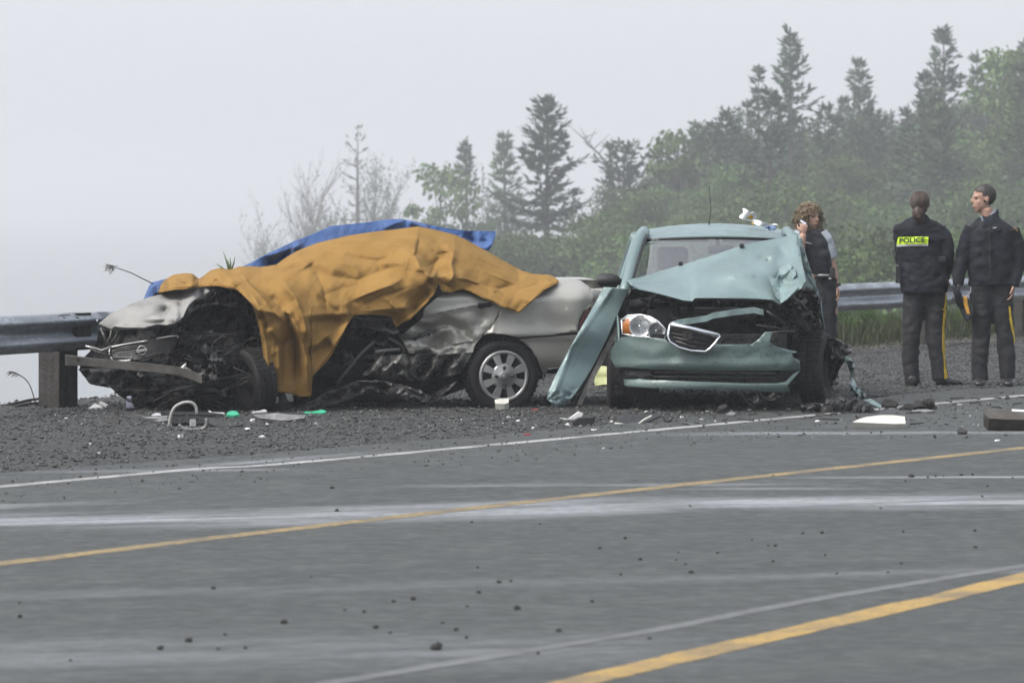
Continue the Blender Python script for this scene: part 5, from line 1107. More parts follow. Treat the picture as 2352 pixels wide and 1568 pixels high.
def ball(g, c, r, M=None, n=16):
    "ellipsoid with half-axes r along the columns of M"
    M = M or Matrix.Identity(3); vs = []; m = n // 2
    for i in range(m + 1):
        th = math.pi * i / m
        for k in range(n):
            ph = 2 * math.pi * k / n; vs.append(Vector(c) + M @ Vector((r[0] * math.sin(th) * math.cos(ph), r[1] * math.sin(th) * math.sin(ph), r[2] * math.cos(th))))
    g.add(vs, [(i*n+k, i*n+(k+1)%n, (i+1)*n+(k+1)%n, (i+1)*n+k) for i in range(m) for k in range(n)])
def limb(g, pts, rs, n=14, sub=4):
    P = spline(pts, sub); k = len(pts) - 1; R_ = [interp(list(range(len(rs))), rs, i / (len(P) - 1) * k) for i in range(len(P))]
    g.tube(P, R_, n)
def ring(zl, zr, zy, Y, dh, reg=R4, n=26, ex=2.5):
    a, b = at(*reg(zl, zy), Y), at(*reg(zr, zy), Y); c = (a + b) / 2; hw = (b.x - a.x) / 2; out = []
    for k in range(n):
        t = 2 * math.pi * k / n; cx, sx_ = math.cos(t), math.sin(t)
        out.append(c + Vector((hw * math.copysign(abs(cx) ** (2 / ex), cx), dh * math.copysign(abs(sx_) ** (2 / ex), sx_), 0)))
    return out
def head_geo(g, c, fd, up=Vector((0, 0, 1)), k=1.0, nose=1.0):
    "c = middle of the head; fd = where the face points. Returns the frame"
    f = Vector(fd).normalized(); s_ = f.cross(up).normalized(); u = s_.cross(f).normalized(); M = Matrix((s_, f, u)).transposed()   # columns: side, forward, up
    q = lambda a, b, c_: Vector(c) + M @ Vector((a * k, b * k, c_ * k))
    ball(g, q(0, -.012, .032), (.076 * k, .095 * k, .086 * k), M); ball(g, q(0, .022, -.035), (.062 * k, .066 * k, .078 * k), M)
    ball(g, q(0, .052, -.088), (.03 * k, .028 * k, .026 * k), M, 12); ball(g, q(0, .07, .022), (.05 * k, .02 * k, .014 * k), M, 12)
    g.loft([[q(-.010, .078, .022), q(.010, .078, .022), q(0, .09, .026)], [q(-.013, .08, -.012), q(.013, .08, -.012), q(0, .112 * nose, -.006)], [q(-.018, .07, -.026), q(.018, .07, -.026), q(0, .114 * nose, -.024)], [q(-.012, .07, -.034), q(.012, .07, -.034), q(0, .098, -.034)]])
    for sg in (-1, 1):
        ball(g, q(sg * .038, .05, -.025), (.022 * k, .022 * k, .022 * k), M, 12)
        ball(g, q(sg * .079, -.012, -.002), (.009 * k, .02 * k, .034 * k), M, 12)
    ball(g, q(0, .083, -.056), (.024 * k, .01 * k, .008 * k), M, 10); ball(g, q(0, .08, -.068), (.02 * k, .01 * k, .007 * k), M, 10)
    return M, q
def face_parts(person, M, q, k=1.0):
    for sg in (-1, 1):
        g = G(); ball(g, q(sg * .031, .0725, .004), (.010 * k, .007 * k, .0045 * k), M, 10); g.build('eye', 'dark_hair', person, True)
        G().tube([q(sg * .016, .083, .020), q(sg * .032, .082, .024), q(sg * .048, .069, .019)], [.003, .0035, .002], 6).build('eyebrow', 'dark_hair', person, True)
    g = G(); ball(g, q(0, .089, -.061), (.022 * k, .006 * k, .006 * k), M, 10); g.build('mouth', 'lips', person, True)
def hand_geo(g, wrist, palm_dir, side, curl=.5, k=1.0, spread=.010, thumb=1):
    "palm and five bent fingers; side = direction across the knuckles, thumb on +side"
    d = Vector(palm_dir).normalized(); s_ = Vector(side).normalized(); s_ = (s_ - d * s_.dot(d)).normalized(); n = d.cross(s_)
    M = Matrix((s_, n, d)).transposed(); ball(g, Vector(wrist) + d * .05 * k, (.041 * k, .017 * k, .055 * k), M, 14)
    for i, (o, ln) in enumerate(((.030, .072), (.010, .080), (-.011, .074), (-.031, .058))):
        p = Vector(wrist) + d * .088 * k + s_ * (o * 1.12) * k; P = [p - d * .02 * k, p]; a = 0
        for j in range(3):
            a += curl * (1.0 + .12 * i); P.append(P[-1] + (d * math.cos(a) + n * math.sin(a) + s_ * (o * .8)) * ln * k * (.45, .32, .23)[j])
        g.tube(P, [.0095 * k, .0095 * k, .009 * k, .0085 * k, .007 * k], 8)
    p = Vector(wrist) + d * .03 * k + s_ * .03 * k * thumb; P = [p, p + (d * .6 + s_ * thumb * .8 + n * .3).normalized() * .035 * k]; P.append(P[-1] + (d + n * .35 + s_ * thumb * .25).normalized() * .032 * k); P.append(P[-1] + (d + n * .6).normalized() * .024 * k)
    g.tube(P, [.013 * k, .011 * k, .0095 * k, .008 * k], 8)
def wrinkle(sc, amp, seed=0): return lambda p: amp * crease((p.x * .8 + seed, p.y * .8, p.z * 1.25), sc, 2) + amp * .6 * fbm((p.x, p.y + seed, p.z), sc * .5)
from mathutils.bvhtree import BVHTree
def decal(name, pts, step, surf, m, parent, lift=.005, th=.003, fall=None, V=None, Fc=None):
    "cloth patch laid on a surface (vertices, faces)"
    bv = BVHTree.FromPolygons([tuple(v) for v in surf[0]], surf[1])
    def fn(x, y):
        d = Vector(((x - 1176) / F, 1, -(y - HZ) / F)).normalized(); h = bv.ray_cast(CAM, d)
        if h[0] is not None: fn.last = h[3]; return h[0] - d * lift
        q = bv.find_nearest(CAM + d * (fn.last if fn.last else 40)); return q[0] + q[1] * lift if q[0] is not None else CAM + d * 40
    fn.last = None
    if V is not None:
        P = [fn(*v) for v in V]; return mesh(name, P, Fc, m, parent)
    return panel(name, pts, step, fn, m, parent, th, False)
def boot(toe, heel, top, w, name, parent, h=.1):
    toe, heel, top = Vector(toe), Vector(heel), Vector(top); d = (toe - heel); L = d.length; d.normalize(); s_ = d.cross(Vector((0, 0, 1))); g = G()
    prof = [(0, .8, h * .9), (.12, .95, h), (.35, .95, h * .95), (.55, 1.0, h * .68), (.75, 1.05, h * .56), (.9, .9, h * .48), (1.0, .45, h * .3)]
    rings = []
    for t, ww, hh in prof:
        c_ = heel + d * L * t; r_ = []
        for k in range(12):
            a = 2 * math.pi * k / 12; zz = math.sin(a); r_.append(c_ + s_ * math.cos(a) * w / 2 * ww + Vector((0, 0, max(.0, hh / 2 + zz * hh / 2))))
        rings.append(r_)
    g.loft(rings); g.tube([heel + d * L * .22 + Vector((0, 0, .03)), top], [.05, .052], 12)
    vs, fs = fuse(g, .012, 2); mesh(name, vs, fs, 'boot_leather', parent, True)

# ---- officer with her back to the camera
YP = 40.0
L4 = lambda a, b, dy=0.: at(*R4(a, b), YP + dy)
b0 = gr(*R4(1000, 1388)); p2 = thing('person', 'officer with ponytail seen from behind, yellow-green POLICE band on navy jacket', 'person', (L4(1000, 1380).x, YP, 0))
g = G(); hc = L4(962, 232, .02); M2, q2 = head_geo(g, hc, (.1, 1, -.05), k=.98)
limb(g, [L4(962, 300, .03), L4(965, 370, .03)], [.055, .06]); g.loft([ring(900, 1030, 390, YP + .03, .07), ring(890, 1060, 480, YP + .03, .07), ring(890, 1060, 650, YP + .03, .07), ring(930, 1050, 780, YP + .03, .05)])
limb(g, [L4(1060, 410, .03), L4(1122, 560, .0), L4(1105, 690, .2)], [.04, .035, .03]); limb(g, [L4(875, 410, .03), L4(862, 570, .1), L4(900, 650, .28)], [.04, .035, .03])
hand_geo(g, L4(1105, 690, .2), (0, .5, -.85), (1, 0, 0), .4); hand_geo(g, L4(900, 650, .28), (.9, .2, -.2), (0, 0, 1), .4)
for hip, kn, an in (((925, 800), (905, 1060), (915, 1350)), ((1060, 800), (1060, 1060), (1090, 1320))): limb(g, [L4(*hip, .03), L4(*kn, .02), L4(*an, .02)], [.08, .055, .045])
vs, fs = fuse(g, .008); mesh('body', vs, fs, 'skin', p2, True)
g = G(); tor = [(900, 1035, 322, .10), (855, 1070, 345, .125), (806, 1105, 372, .145), (792, 1125, 400, .15), (795, 1130, 450, .155), (812, 1126, 520, .155), (826, 1124, 600, .155), (832, 1130, 680, .16), (838, 1140, 740, .165), (846, 1134, 795, .165)]
g.loft([ring(a, b, y, YP + .03, d) for a, b, y, d in tor])
limb(g, [L4(1080, 392, .02), L4(1120, 470, .0), L4(1132, 560, -.02), L4(1118, 640, .1), L4(1098, 700, .22)], [.07, .075, .075, .07, .06]); limb(g, [L4(845, 400, .02), L4(846, 500, .05), L4(856, 590, .12), L4(900, 650, .27)], [.07, .07, .068, .055])
limb(g, [L4(930, 318, .02), L4(965, 330, -.02), L4(1000, 318, .02)], [.05, .055, .05])
jk = fuse(g, .012, 2, wrinkle(8, .011, 3)); mesh('jacket', jk[0], jk[1], 'navy_jacket', p2, True)
g = G(); limb(g, [L4(935, 770, .03), L4(922, 860, .03), L4(908, 1060, .02), L4(900, 1200, .02), L4(916, 1362, .02)], [.115, .108, .083, .078, .07]); limb(g, [L4(1055, 770, .03), L4(1060, 860, .03), L4(1062, 1060, .02), L4(1072, 1200, .02), L4(1092, 1338, .02)], [.115, .108, .083, .076, .076])
tr2 = fuse(g, .013, 3, wrinkle(9, .008, 9)); mesh('trousers', tr2[0], tr2[1], 'navy_trousers', p2, True)
gz0 = .012
boot(L4(925, 1385, .2).xyz * Vector((1, 1, 0)) + Vector((0, 0, gz0)), L4(912, 1385, -.06) * Vector((1, 1, 0)) + Vector((0, 0, gz0)), L4(915, 1340, .0), .1, 'boot', p2)
boot(L4(1232, 1380, .03) * Vector((1, 1, 0)) + Vector((0, 0, gz0)), L4(1060, 1380, .0) * Vector((1, 1, 0)) + Vector((0, 0, gz0)), L4(1090, 1320, .0), .1, 'boot', p2)
g = G(); ball(g, q2(0, -.022, .018), (.086, .104, .098), M2, 20); ball(g, q2(0, -.06, -.05), (.07, .05, .06), M2, 14)
hv, hf = fuse(g, .009, 2, lambda p: .004 * crease((p.x * 3, p.y * 2, p.z * .6), 22, 2)); keep = [all((M2.transposed() @ (hv[i] - hc)).y < .045 or (M2.transposed() @ (hv[i] - hc)).z > .07 for i in f) for f in hf]
hg = G(); hg.add(hv, [f for f, k_ in zip(hf, keep) if k_]); rgh = np.random.default_rng(6); c2_ = q2(0, -.022, .018); e_dir = Vector((0, -.86, -.5))
for k in range(240):
    az = rgh.uniform(-1.9, 1.9); el = rgh.uniform(-.25, 1.2); s_dir = Vector((math.sin(az) * math.cos(el), math.cos(az) * math.cos(el) * .5, math.sin(el))).normalized(); P = []
    for i in range(7):
        t_ = i / 6; d_ = s_dir.slerp(e_dir, t_) if (s_dir - e_dir).length > .1 else e_dir; P.append(c2_ + M2 @ Vector((d_.x * .088, d_.y * .106, d_.z * .1)) * rgh.uniform(.99, 1.035))
    hg.tube(P, [.0018, .003, .003, .003, .003, .003, .002], 4, False)
for k in range(60):
    o_ = rgh.normal(0, .016, 2); P = [L4(948, 255, -.115) + Vector((o_[0] * .4, 0, 0)), L4(944, 285, -.14) + Vector((o_[0] * 1.4, o_[1] * .5, 0)), L4(950, 320, -.145) + Vector((o_[0] * 1.5, o_[1] * .5, 0)), L4(956, 345 + rgh.uniform(0, 18), -.125) + Vector((o_[0] * 1.1, 0, 0))]; hg.tube(P, [.003, .003, .003, .001], 4, False)
tag(hg.build('hair', 'brown_hair', p2, True), kind='stuff')
g = G(); limb(g, [L4(948, 255, -.10), L4(944, 285, -.125), L4(950, 320, -.13), L4(956, 352, -.12)], [.024, .038, .034, .012]); pv, pf = fuse(g, .007, 1, lambda p: .006 * crease((p.x * 3, p.y * 2, p.z * .5), 26, 2)); mesh('ponytail', pv, pf, 'brown_hair', p2, True)
G().lathe([(.022, -.008), (.028, 0), (.022, .008)], L4(948, 262, -.105), (0, -.4, 1), 14).build('hair_band', 'belt_black', p2, True)
band_ = decal('reflective_band', px(R4, [(826, 443), (920, 440), (1014, 441), (1013, 484), (915, 485), (815, 489)]), 5, jk, 'hivis_yellow', p2, .006)
decal('grey_strip', px(R4, [(815, 490), (915, 486), (1013, 485), (1012, 497), (915, 498), (817, 502)]), 5, jk, 'reflective_grey', p2, .006)
cu = bpy.data.curves.new('police_text', 'FONT'); cu.body = 'POLICE'; cu.size = 1; cu.offset = .034; cu.space_character = 1.06; cu.resolution_u = 4
to = bpy.data.objects.new('police_text', cu); COL.objects.link(to); dg = bpy.context.evaluated_depsgraph_get(); tm = to.evaluated_get(dg).to_mesh()
tv = [(v.co.x, v.co.y) for v in tm.vertices]; tfc = [tuple(p.vertices) for p in tm.polygons]; to.evaluated_get(dg).to_mesh_clear(); bpy.data.objects.remove(to)
x0, x1 = min(v[0] for v in tv), max(v[0] for v in tv); y0, y1 = min(v[1] for v in tv), max(v[1] for v in tv)
TV = [R4(832 + 160 * (a - x0) / (x1 - x0), lerp(480, 474, (a - x0) / (x1 - x0)) - 33 * (b - y0) / (y1 - y0)) for a, b in tv]
decal('lettering', None, 0, jk, 'print_black', p2, .018, V=TV, Fc=tfc)
decal('trouser_stripe', px(R4, [(1114, 760), (1130, 756), (1135, 830), (1132, 890), (1118, 960), (1113, 1040), (1118, 1080), (1126, 1150), (1118, 1200), (1124, 1260), (1138, 1328), (1116, 1330), (1113, 1270), (1110, 1200), (1102, 1150), (1100, 1080), (1102, 1010), (1108, 930), (1116, 860), (1120, 800)]), 6, (tr2[0], tr2[1]), 'stripe_yellow', p2, .004)
G().box(L4(822, 675, -.05), (.045, .04, .16), None, .008).build('radio', 'belt_black', p2); G().tube([L4(815, 615, -.05), L4(803, 570, -.05), L4(791, 522, -.05)], [.007, .005, .004], 6).build('radio_antenna', 'belt_black', p2)
G().box(L4(1102, 580, -.12), (.06, .03, .05), None, .01).build('cuff_case', 'belt_black', p2); G().lathe([(.010, -.003), (.013, 0), (.010, .003)], L4(1118, 572, -.14), (0, -1, .2), 14).build('handcuff', 'chrome', p2, True)

# ---- officer looking left, cap in his hand
YM = 39.95
L5 = lambda a, b, dy=0.: at(*R4(a, b), YM + dy)
p3 = thing('person', 'dark-haired officer in navy jacket looking left with a cap in his hand', 'person', (L5(1420, 1370).x, YM, 0))
g = G(); hc3 = L5(1357, 203, .0); M3, q3 = head_geo(g, hc3, (-1, -.2, -.04), k=1.08, nose=1.03)
limb(g, [L5(1372, 260, .0), L5(1400, 350, .02)], [.062, .068]); g.loft([ring(1330, 1480, 380, YM + .02, .07), ring(1320, 1490, 480, YM + .02, .08), ring(1330, 1490, 650, YM + .02, .07), ring(1370, 1450, 760, YM + .02, .05)])
limb(g, [L5(1290, 390), L5(1225, 590), L5(1200, 735, -.05)], [.05, .045, .034]); limb(g, [L5(1530, 390), L5(1580, 590), L5(1545, 735, -.06)], [.05, .045, .034])
hand_geo(g, L5(1203, 735, -.05), (-.05, -.05, -1), (0, -1, 0), .35); hand_geo(g, L5(1545, 740, -.06), (-.1, -.15, -1), (0, -1, 0), .35)
for hip, kn, an in (((1350, 780), (1345, 1050), (1335, 1330)), ((1470, 780), (1495, 1050), (1512, 1320))): limb(g, [L5(*hip), L5(*kn), L5(*an)], [.08, .055, .045])
vs, fs = fuse(g, .008); mesh('body', vs, fs, 'skin', p3, True); face_parts(p3, M3, q3, 1.08)
g = G(); g.loft([ring(1330, 1455, 318, YM + .02, .09), ring(1300, 1500, 345, YM + .02, .125), ring(1272, 1545, 372, YM + .02, .15), ring(1258, 1560, 410, YM + .02, .16), ring(1256, 1556, 480, YM + .02, .165), ring(1262, 1545, 560, YM + .02, .165), ring(1262, 1540, 640, YM + .02, .165), ring(1266, 1540, 745, YM + .02, .16)])
limb(g, [L5(1290, 388), L5(1250, 470, .0), L5(1222, 590, .0), L5(1205, 670, -.03), L5(1202, 742, -.05)], [.072, .075, .07, .062, .058]); limb(g, [L5(1538, 392), L5(1570, 480, .0), L5(1582, 590, .0), L5(1565, 680, -.04), L5(1545, 748, -.06)], [.074, .076, .072, .062, .058])
limb(g, [L5(1345, 318, -.03), L5(1380, 350, -.07), L5(1430, 300, .0), L5(1440, 275, .05)], [.03, .03, .032, .03])
jk3 = fuse(g, .012, 2, wrinkle(7.5, .012, 13)); mesh('jacket', jk3[0], jk3[1], 'navy_jacket', p3, True)
g = G(); limb(g, [L5(1352, 715), L5(1350, 840), L5(1345, 1060), L5(1335, 1200), L5(1336, 1340)], [.12, .108, .083, .08, .078]); limb(g, [L5(1465, 715), L5(1475, 840), L5(1497, 1060), L5(1505, 1200), L5(1512, 1330)], [.12, .108, .083, .08, .078])
tr3 = fuse(g, .013, 3, wrinkle(9, .008, 19)); mesh('trousers', tr3[0], tr3[1], 'navy_trousers', p3, True)
for a, b, dy in ((1330, 1345, -.2), (1518, 1505, -.2)): boot(L5(a, 1380, dy) * Vector((1, 1, 0)) + Vector((0, 0, gz0)), L5(b, 1380, .09) * Vector((1, 1, 0)) + Vector((0, 0, gz0)), L5(b - 5, 1320), .11, 'boot', p3, .11)
g = G(); ball(g, q3(0, -.016, .034), (.091, .112, .102), M3, 22); hv, hf = fuse(g, .008, 1, lambda p: .003 * crease((p.x, p.y, p.z), 40, 2))
def hl(p):
    v = (M3.transposed() @ (p - hc3)) / 1.08; return (v.z > .058 and v.y < .07 + (v.z - .058) * .5) or (v.z > -.03 and v.y < .012) or (v.z > .025 and v.y < .03) or (v.y < -.03 and v.z > -.075)
mesh('hair', hv, [f for f in hf if all(hl(hv[i]) for i in f)], 'dark_hair', p3, True)
panel('shirt_collar', px(R4, [(1338, 312), (1348, 308), (1362, 335), (1385, 325), (1432, 262), (1442, 268), (1425, 305), (1390, 345), (1366, 362), (1350, 345)]), 4, lambda x, y: at(x, y, YM - .10 + .002 * (x - R4(1340, 0)[0])), 'shirt_cloth', p3, .006)
decal('trouser_stripe', px(R4, [(1517, 876), (1528, 874), (1536, 950), (1548, 1010), (1555, 1060), (1558, 1110), (1553, 1112), (1546, 1060), (1534, 1020), (1524, 960)]), 5, tr3, 'stripe_yellow', p3, .004)
decal('shoulder_patch', px(R4, [(1556, 376), (1563, 374), (1576, 402), (1570, 406), (1558, 392)]), 4, jk3, 'patch_gold', p3, .006); decal('name_bar', px(R4, [(1418, 384), (1442, 379), (1443, 383), (1420, 388)]), 4, jk3, 'reflective_grey', p3, .006)
for P in ([(1390, 360), (1398, 450), (1400, 560), (1402, 700)],): decal('zip_flap', px(R4, [(P[0][0] - 7, P[0][1]), (P[0][0] + 7, P[0][1]), (P[1][0] + 7, P[1][1]), (P[3][0] + 7, P[3][1]), (P[3][0] - 7, P[3][1]), (P[1][0] - 7, P[1][1])]), 8, jk3, 'navy_trousers', p3, .008, .006)
for hx, hy in ((1203, 742), (1545, 748)):
    g = G(); hand_geo(g, L5(hx, hy - 12, -.05), (-.05, -.08, -1), (0, -1, 0), .38, 1.1); limb(g, [L5(hx, hy - 35, -.05), L5(hx, hy + 4, -.05)], [.046, .042]); gv_, gf_ = fuse(g, .007, 2); mesh('glove', gv_, gf_, 'belt_black', p3, True)
cap = thing('uniform_cap', 'navy peaked cap with orange-yellow band in the left-looking officer\'s hand', 'cap', L5(1245, 890, -.12))
panel('crown', px(R4, [(1165, 762), (1190, 775), (1218, 792), (1240, 870), (1270, 946), (1290, 944), (1252, 974), (1238, 955), (1208, 880), (1180, 825)]), 5, lambda x, y: at(x, y, YM - .1 + .03 * math.sin(y * .1)), 'navy_jacket', cap, .05)
panel('cap_band', px(R4, [(1226, 811), (1254, 816), (1262, 870), (1276, 930), (1262, 948), (1244, 890), (1232, 850)]), 5, lambda x, y: at(x, y, YM - .125), 'cap_band', cap, .03)
panel('peak', px(R4, [(1256, 816), (1268, 830), (1290, 880), (1296, 940), (1276, 944), (1266, 890)]), 5, lambda x, y: at(x, y, YM - .09), 'belt_black', cap, .04)
G().tube(spline([at(*R4(a, b), YM - .11) for a, b in ((1226, 806), (1238, 812), (1262, 806), (1280, 780), (1279, 755))], 5), .0045, 6).build('chin_strap', 'reflective_grey', cap, True)

# ---- curly-haired officer on the telephone
YW = 40.1
L6 = lambda a, b, dy=0.: at(*R4(a + 9, b), YW + dy)
p1 = thing('person', 'curly-haired officer in navy vest holding a phone to her ear', 'person', (L6(330, 1385).x, YW, 0))
g = G(); hc1 = L6(266, 312, .0); M1, q1 = head_geo(g, hc1, (.62, -.8, -.12), k=1.0)
limb(g, [L6(255, 370, .02), L6(258, 430, .03)], [.055, .06]); g.loft([ring(199, 349, 410, YW + .03, .09), ring(209, 379, 480, YW + .03, .1), ring(244, 394, 600, YW + .03, .1), ring(279, 404, 700, YW + .03, .1), ring(289, 409, 790, YW + .03, .1)])
limb(g, [L6(345, 425), L6(385, 560, .0), L6(398, 600, .0), L6(428, 740, -.02)], [.052, .048, .042, .030]); limb(g, [L6(175, 430, .0), L6(196, 535, -.13), L6(205, 490, -.17), L6(220, 425, -.18)], [.05, .05, .043, .029])
hand_geo(g, L6(428, 742, -.02), (.28, -.05, -1), (0, -1, 0), .45); hand_geo(g, L6(220, 424, -.18), (.12, .14, 1), (1, .25, 0), .62, .9, thumb=-1)
for hip, kn, an in (((345, 790), (330, 1060), (322, 1350)), ((390, 790), (395, 1060), (400, 1350))): limb(g, [L6(*hip), L6(*kn), L6(*an)], [.075, .052, .045])
vs, fs = fuse(g, .007); mesh('body', vs, fs, 'skin', p1, True); face_parts(p1, M1, q1)
g = G(); g.loft([ring(204, 329, 398, YW + .03, .1), ring(177, 359, 412, YW + .03, .125), ring(181, 377, 440, YW + .03, .14), ring(201, 394, 490, YW + .03, .15), ring(221, 407, 560, YW + .03, .15), ring(249, 413, 620, YW + .03, .15), ring(277, 413, 672, YW + .03, .15)])
vv, vf = fuse(g, .013, 3, wrinkle(7, .009, 29)); mesh('vest', vv, vf, 'navy_vest', p1, True)
decal('vest_badge', px(R4, [(245, 470), (283, 482), (282, 487), (245, 476)]), 4, (vv, vf), 'reflective_grey', p1, .006); decal('vest_pocket', px(R4, [(262, 560), (385, 560), (388, 632), (275, 636)]), 7, (vv, vf), 'navy_jacket', p1, .008, .012)
g = G(); limb(g, [L6(335, 412), L6(365, 460), L6(388, 530), L6(402, 575)], [.055, .064, .062, .056]); sv, sf = fuse(g, .011, 2, wrinkle(9, .008, 31)); mesh('shirt_sleeve', sv, sf, 'shirt_cloth', p1, True)
g = G(); limb(g, [L6(190, 415), L6(178, 455, -.04), L6(188, 505, -.1)], [.055, .064, .058]); sv, sf = fuse(g, .011, 2, wrinkle(9, .008, 33)); mesh('shirt_sleeve', sv, sf, 'shirt_cloth', p1, True)
g = G(); g.loft([ring(291, 419, 668, YW + .02, .155), ring(293, 421, 702, YW + .02, .157)]); g.build('belt', 'belt_black', p1, True)
g = G(); g.loft([ring(295, 414, 676, YW + .02, .158), ring(296, 414, 682, YW + .02, .159)]); g.build('belt_edge', 'reflective_grey', p1, True)
G().box(L6(404, 665, -.1), (.05, .05, .1), None, .01).build('belt_pouch', 'belt_black', p1); G().box(L6(388, 702, -.14), (.03, .02, .015), None, .004).build('key_clip', 'chrome', p1)
g = G(); limb(g, [L6(335, 700), L6(340, 850), L6(335, 1060), L6(328, 1360)], [.105, .1, .08, .07]); limb(g, [L6(375, 700), L6(372, 850), L6(380, 1060), L6(392, 1360)], [.1, .095, .08, .07])
tv_, tf_ = fuse(g, .013, 3, wrinkle(9, .008, 39)); mesh('trousers', tv_, tf_, 'navy_trousers', p1, True)
for a in (325, 400): boot(L6(a + 15, 1380, -.2) * Vector((1, 1, 0)) + Vector((0, 0, gz0)), L6(a, 1380, .09) * Vector((1, 1, 0)) + Vector((0, 0, gz0)), L6(a, 1330), .1, 'boot', p1)
G().lathe([(.036, -.014), (.039, -.012), (.039, .012), (.036, .014)], L6(431, 742, -.02), (.25, 0, -1), 18).build('watch_strap', 'belt_black', p1, True)
ph = thing('mobile_phone', 'silver and black phone at the curly-haired officer\'s ear', 'phone', L6(236, 352, -.17)); 
MP = Euler((R(-10), R(-58), 0)).to_matrix(); G().box(L6(224, 352, -.145), (.035, .016, .095), MP, .006).build('casing', 'belt_black', ph); G().box(L6(221, 349, -.156), (.02, .005, .06), MP, .002).build('side_trim', 'chrome', ph)
# curls: short coiled locks all over the scalp
rg = np.random.default_rng(12); g = G()
gb = G(); ball(gb, q1(0, -.03, .02), (.094, .10, .10), M1, 18); hv, hf = fuse(gb, .011, 1, lambda p: .016 * crease((p.x, p.y, p.z), 26, 2))
def hk(p): v = M1.transposed() @ (p - hc1); return v.y < .05 or v.z > .07
for k in range(760):
    d = unit(rg.normal(0, 1, 3)); v = Vector((d[0] * .095, d[1] * .10 - .025, d[2] * .105 + .018))
    if d[2] < -.75 or (v.y > .045 and v.z < .062) : continue
    p0 = q1(*v); o_ = (M1 @ Vector(d)); t_ = Vector(unit(np.cross(d, rg.normal(0, 1, 3)))); b_ = o_.cross(t_); ln = rg.uniform(.04, .085) * (1.35 if d[2] < .1 else 1); rad = rg.uniform(.008, .014); ph0 = rg.uniform(0, 6.28)
    fallv = Vector((0, 0, -1)) * .55 + o_ * .62
    P = [p0 + fallv * ln * i / 7 + (t_ * math.cos(ph0 + i * 1.25) + b_ * math.sin(ph0 + i * 1.25)) * rad for i in range(8)]
    g.tube(P, [.006, .007, .007, .007, .006, .005, .004, .002], 5, False)
hb_ = G(); hb_.add(hv, [f for f in hf if all(hk(hv[i]) for i in f)]); hb_.add(g.v, g.f)
tag(hb_.build('curly_hair', 'curly_hair', p1, True), kind='stuff')
# ---------------------------------------------------------------- things left on the roof, the rail and the road
def R9(a, b): return (1646.1 + a * .08138, 459.4 + b * .08138)
def R10(a, b): return (153.1 + a * .26042, 888.1 + b * .26042)
def R11(a, b): return (1148.4 + a * .26042, 880.5 + b * .26042)
def R12(a, b): return (a * .52084, 1071.9 + b * .52084)
def R13(a, b): return (1148.4 + a * .51173, 1071.9 + b * .51173)
mat('white_plastic', (.5, .5, .5), .5, var=.12, vs=9); mat('cream_foam', (.4, .4, .37), .8, var=.12, vs=12, bump=(60, .3, .004)); mat('dirty_white', (.34, .34, .36), .6, var=.3, vs=12)
mat('hoop_grey', (.22, .22, .21), .5, .2, var=.3, vs=9); mat('yellow_paper', (.5, .27, .01), .6, var=.1, vs=9); mat('blue_cloth', (.1, .15, .26), .8, var=.2, vs=14); mat('green_plastic', (.03, .28, .16), .5, var=.15, vs=9)
mat('mud', (.012, .011, .010), .9, var=.5, vs=22, bump=(40, .8, .02)); mat('lime_panel', (.34, .36, .17), .6, var=.1, vs=5); mat('grey_metal', (.16, .16, .16), .5, .4, var=.3, vs=11); mat('brown_box', (.055, .05, .045), .7, .2, var=.3, vs=9); mat('red_plastic', (.2, .02, .02), .4, var=.2, vs=9); mat('lilac_paint', (.2, .2, .28), .7, var=.3, vs=9); mat('concrete', (.1, .1, .1), .9, var=.35, vs=12, bump=(30, .5, .01))
rw = thing('paper_wrapper', 'crumpled white and yellow wrapper lying on the teal car roof', 'wrapper', at(*R9(1100, 720), 37.0))
def rp_(nm, pts, m, d=0., curl=.05, step=2.2): panel(nm, px(R9, pts), step, lambda x, y: at(x, y, 36.9 + d + curl * math.sin(x * .12 + y * .09)), m, rw, .008)
rp_('white_fold', [(740, 256), (800, 250), (880, 285), (945, 350), (955, 400), (890, 450), (780, 522), (900, 560), (1030, 575), (1060, 640), (1000, 605), (860, 575), (700, 535), (648, 505), (662, 452), (760, 380), (765, 330)], 'white_plastic')
rp_('white_fold', [(960, 352), (1030, 330), (1110, 368), (1146, 440), (1132, 500), (1085, 552), (1020, 542), (1015, 460), (960, 402)], 'white_plastic', .06)
rp_('white_fold', [(1030, 555), (1200, 582), (1400, 650), (1460, 682), (1640, 680), (1722, 692), (1724, 716), (1450, 716), (1280, 742), (1150, 726), (1060, 684), (1045, 620)], 'white_plastic', -.03)
rp_('yellow_lining', [(900, 452), (962, 404), (1022, 430), (1012, 480), (992, 548), (940, 522), (892, 490)], 'yellow_paper', .08, .03); rp_('yellow_lining', [(1000, 640), (1040, 640), (1050, 700), (1010, 722), (985, 690)], 'yellow_paper', .03, .02)
bl = panel('blue_glove', px(R9, [(1300, 782), (1450, 722), (1640, 718), (1690, 810), (1640, 850), (1470, 862), (1440, 806)]), 2.2, lambda x, y: at(x, y, 36.55 + .04 * math.sin(x * .2)), 'blue_cloth', None, .02, origin=at(*R9(1560, 860), 36.55)); tag(bl, 'small blue cloth lying under the white wrapper on the roof', 'cloth')

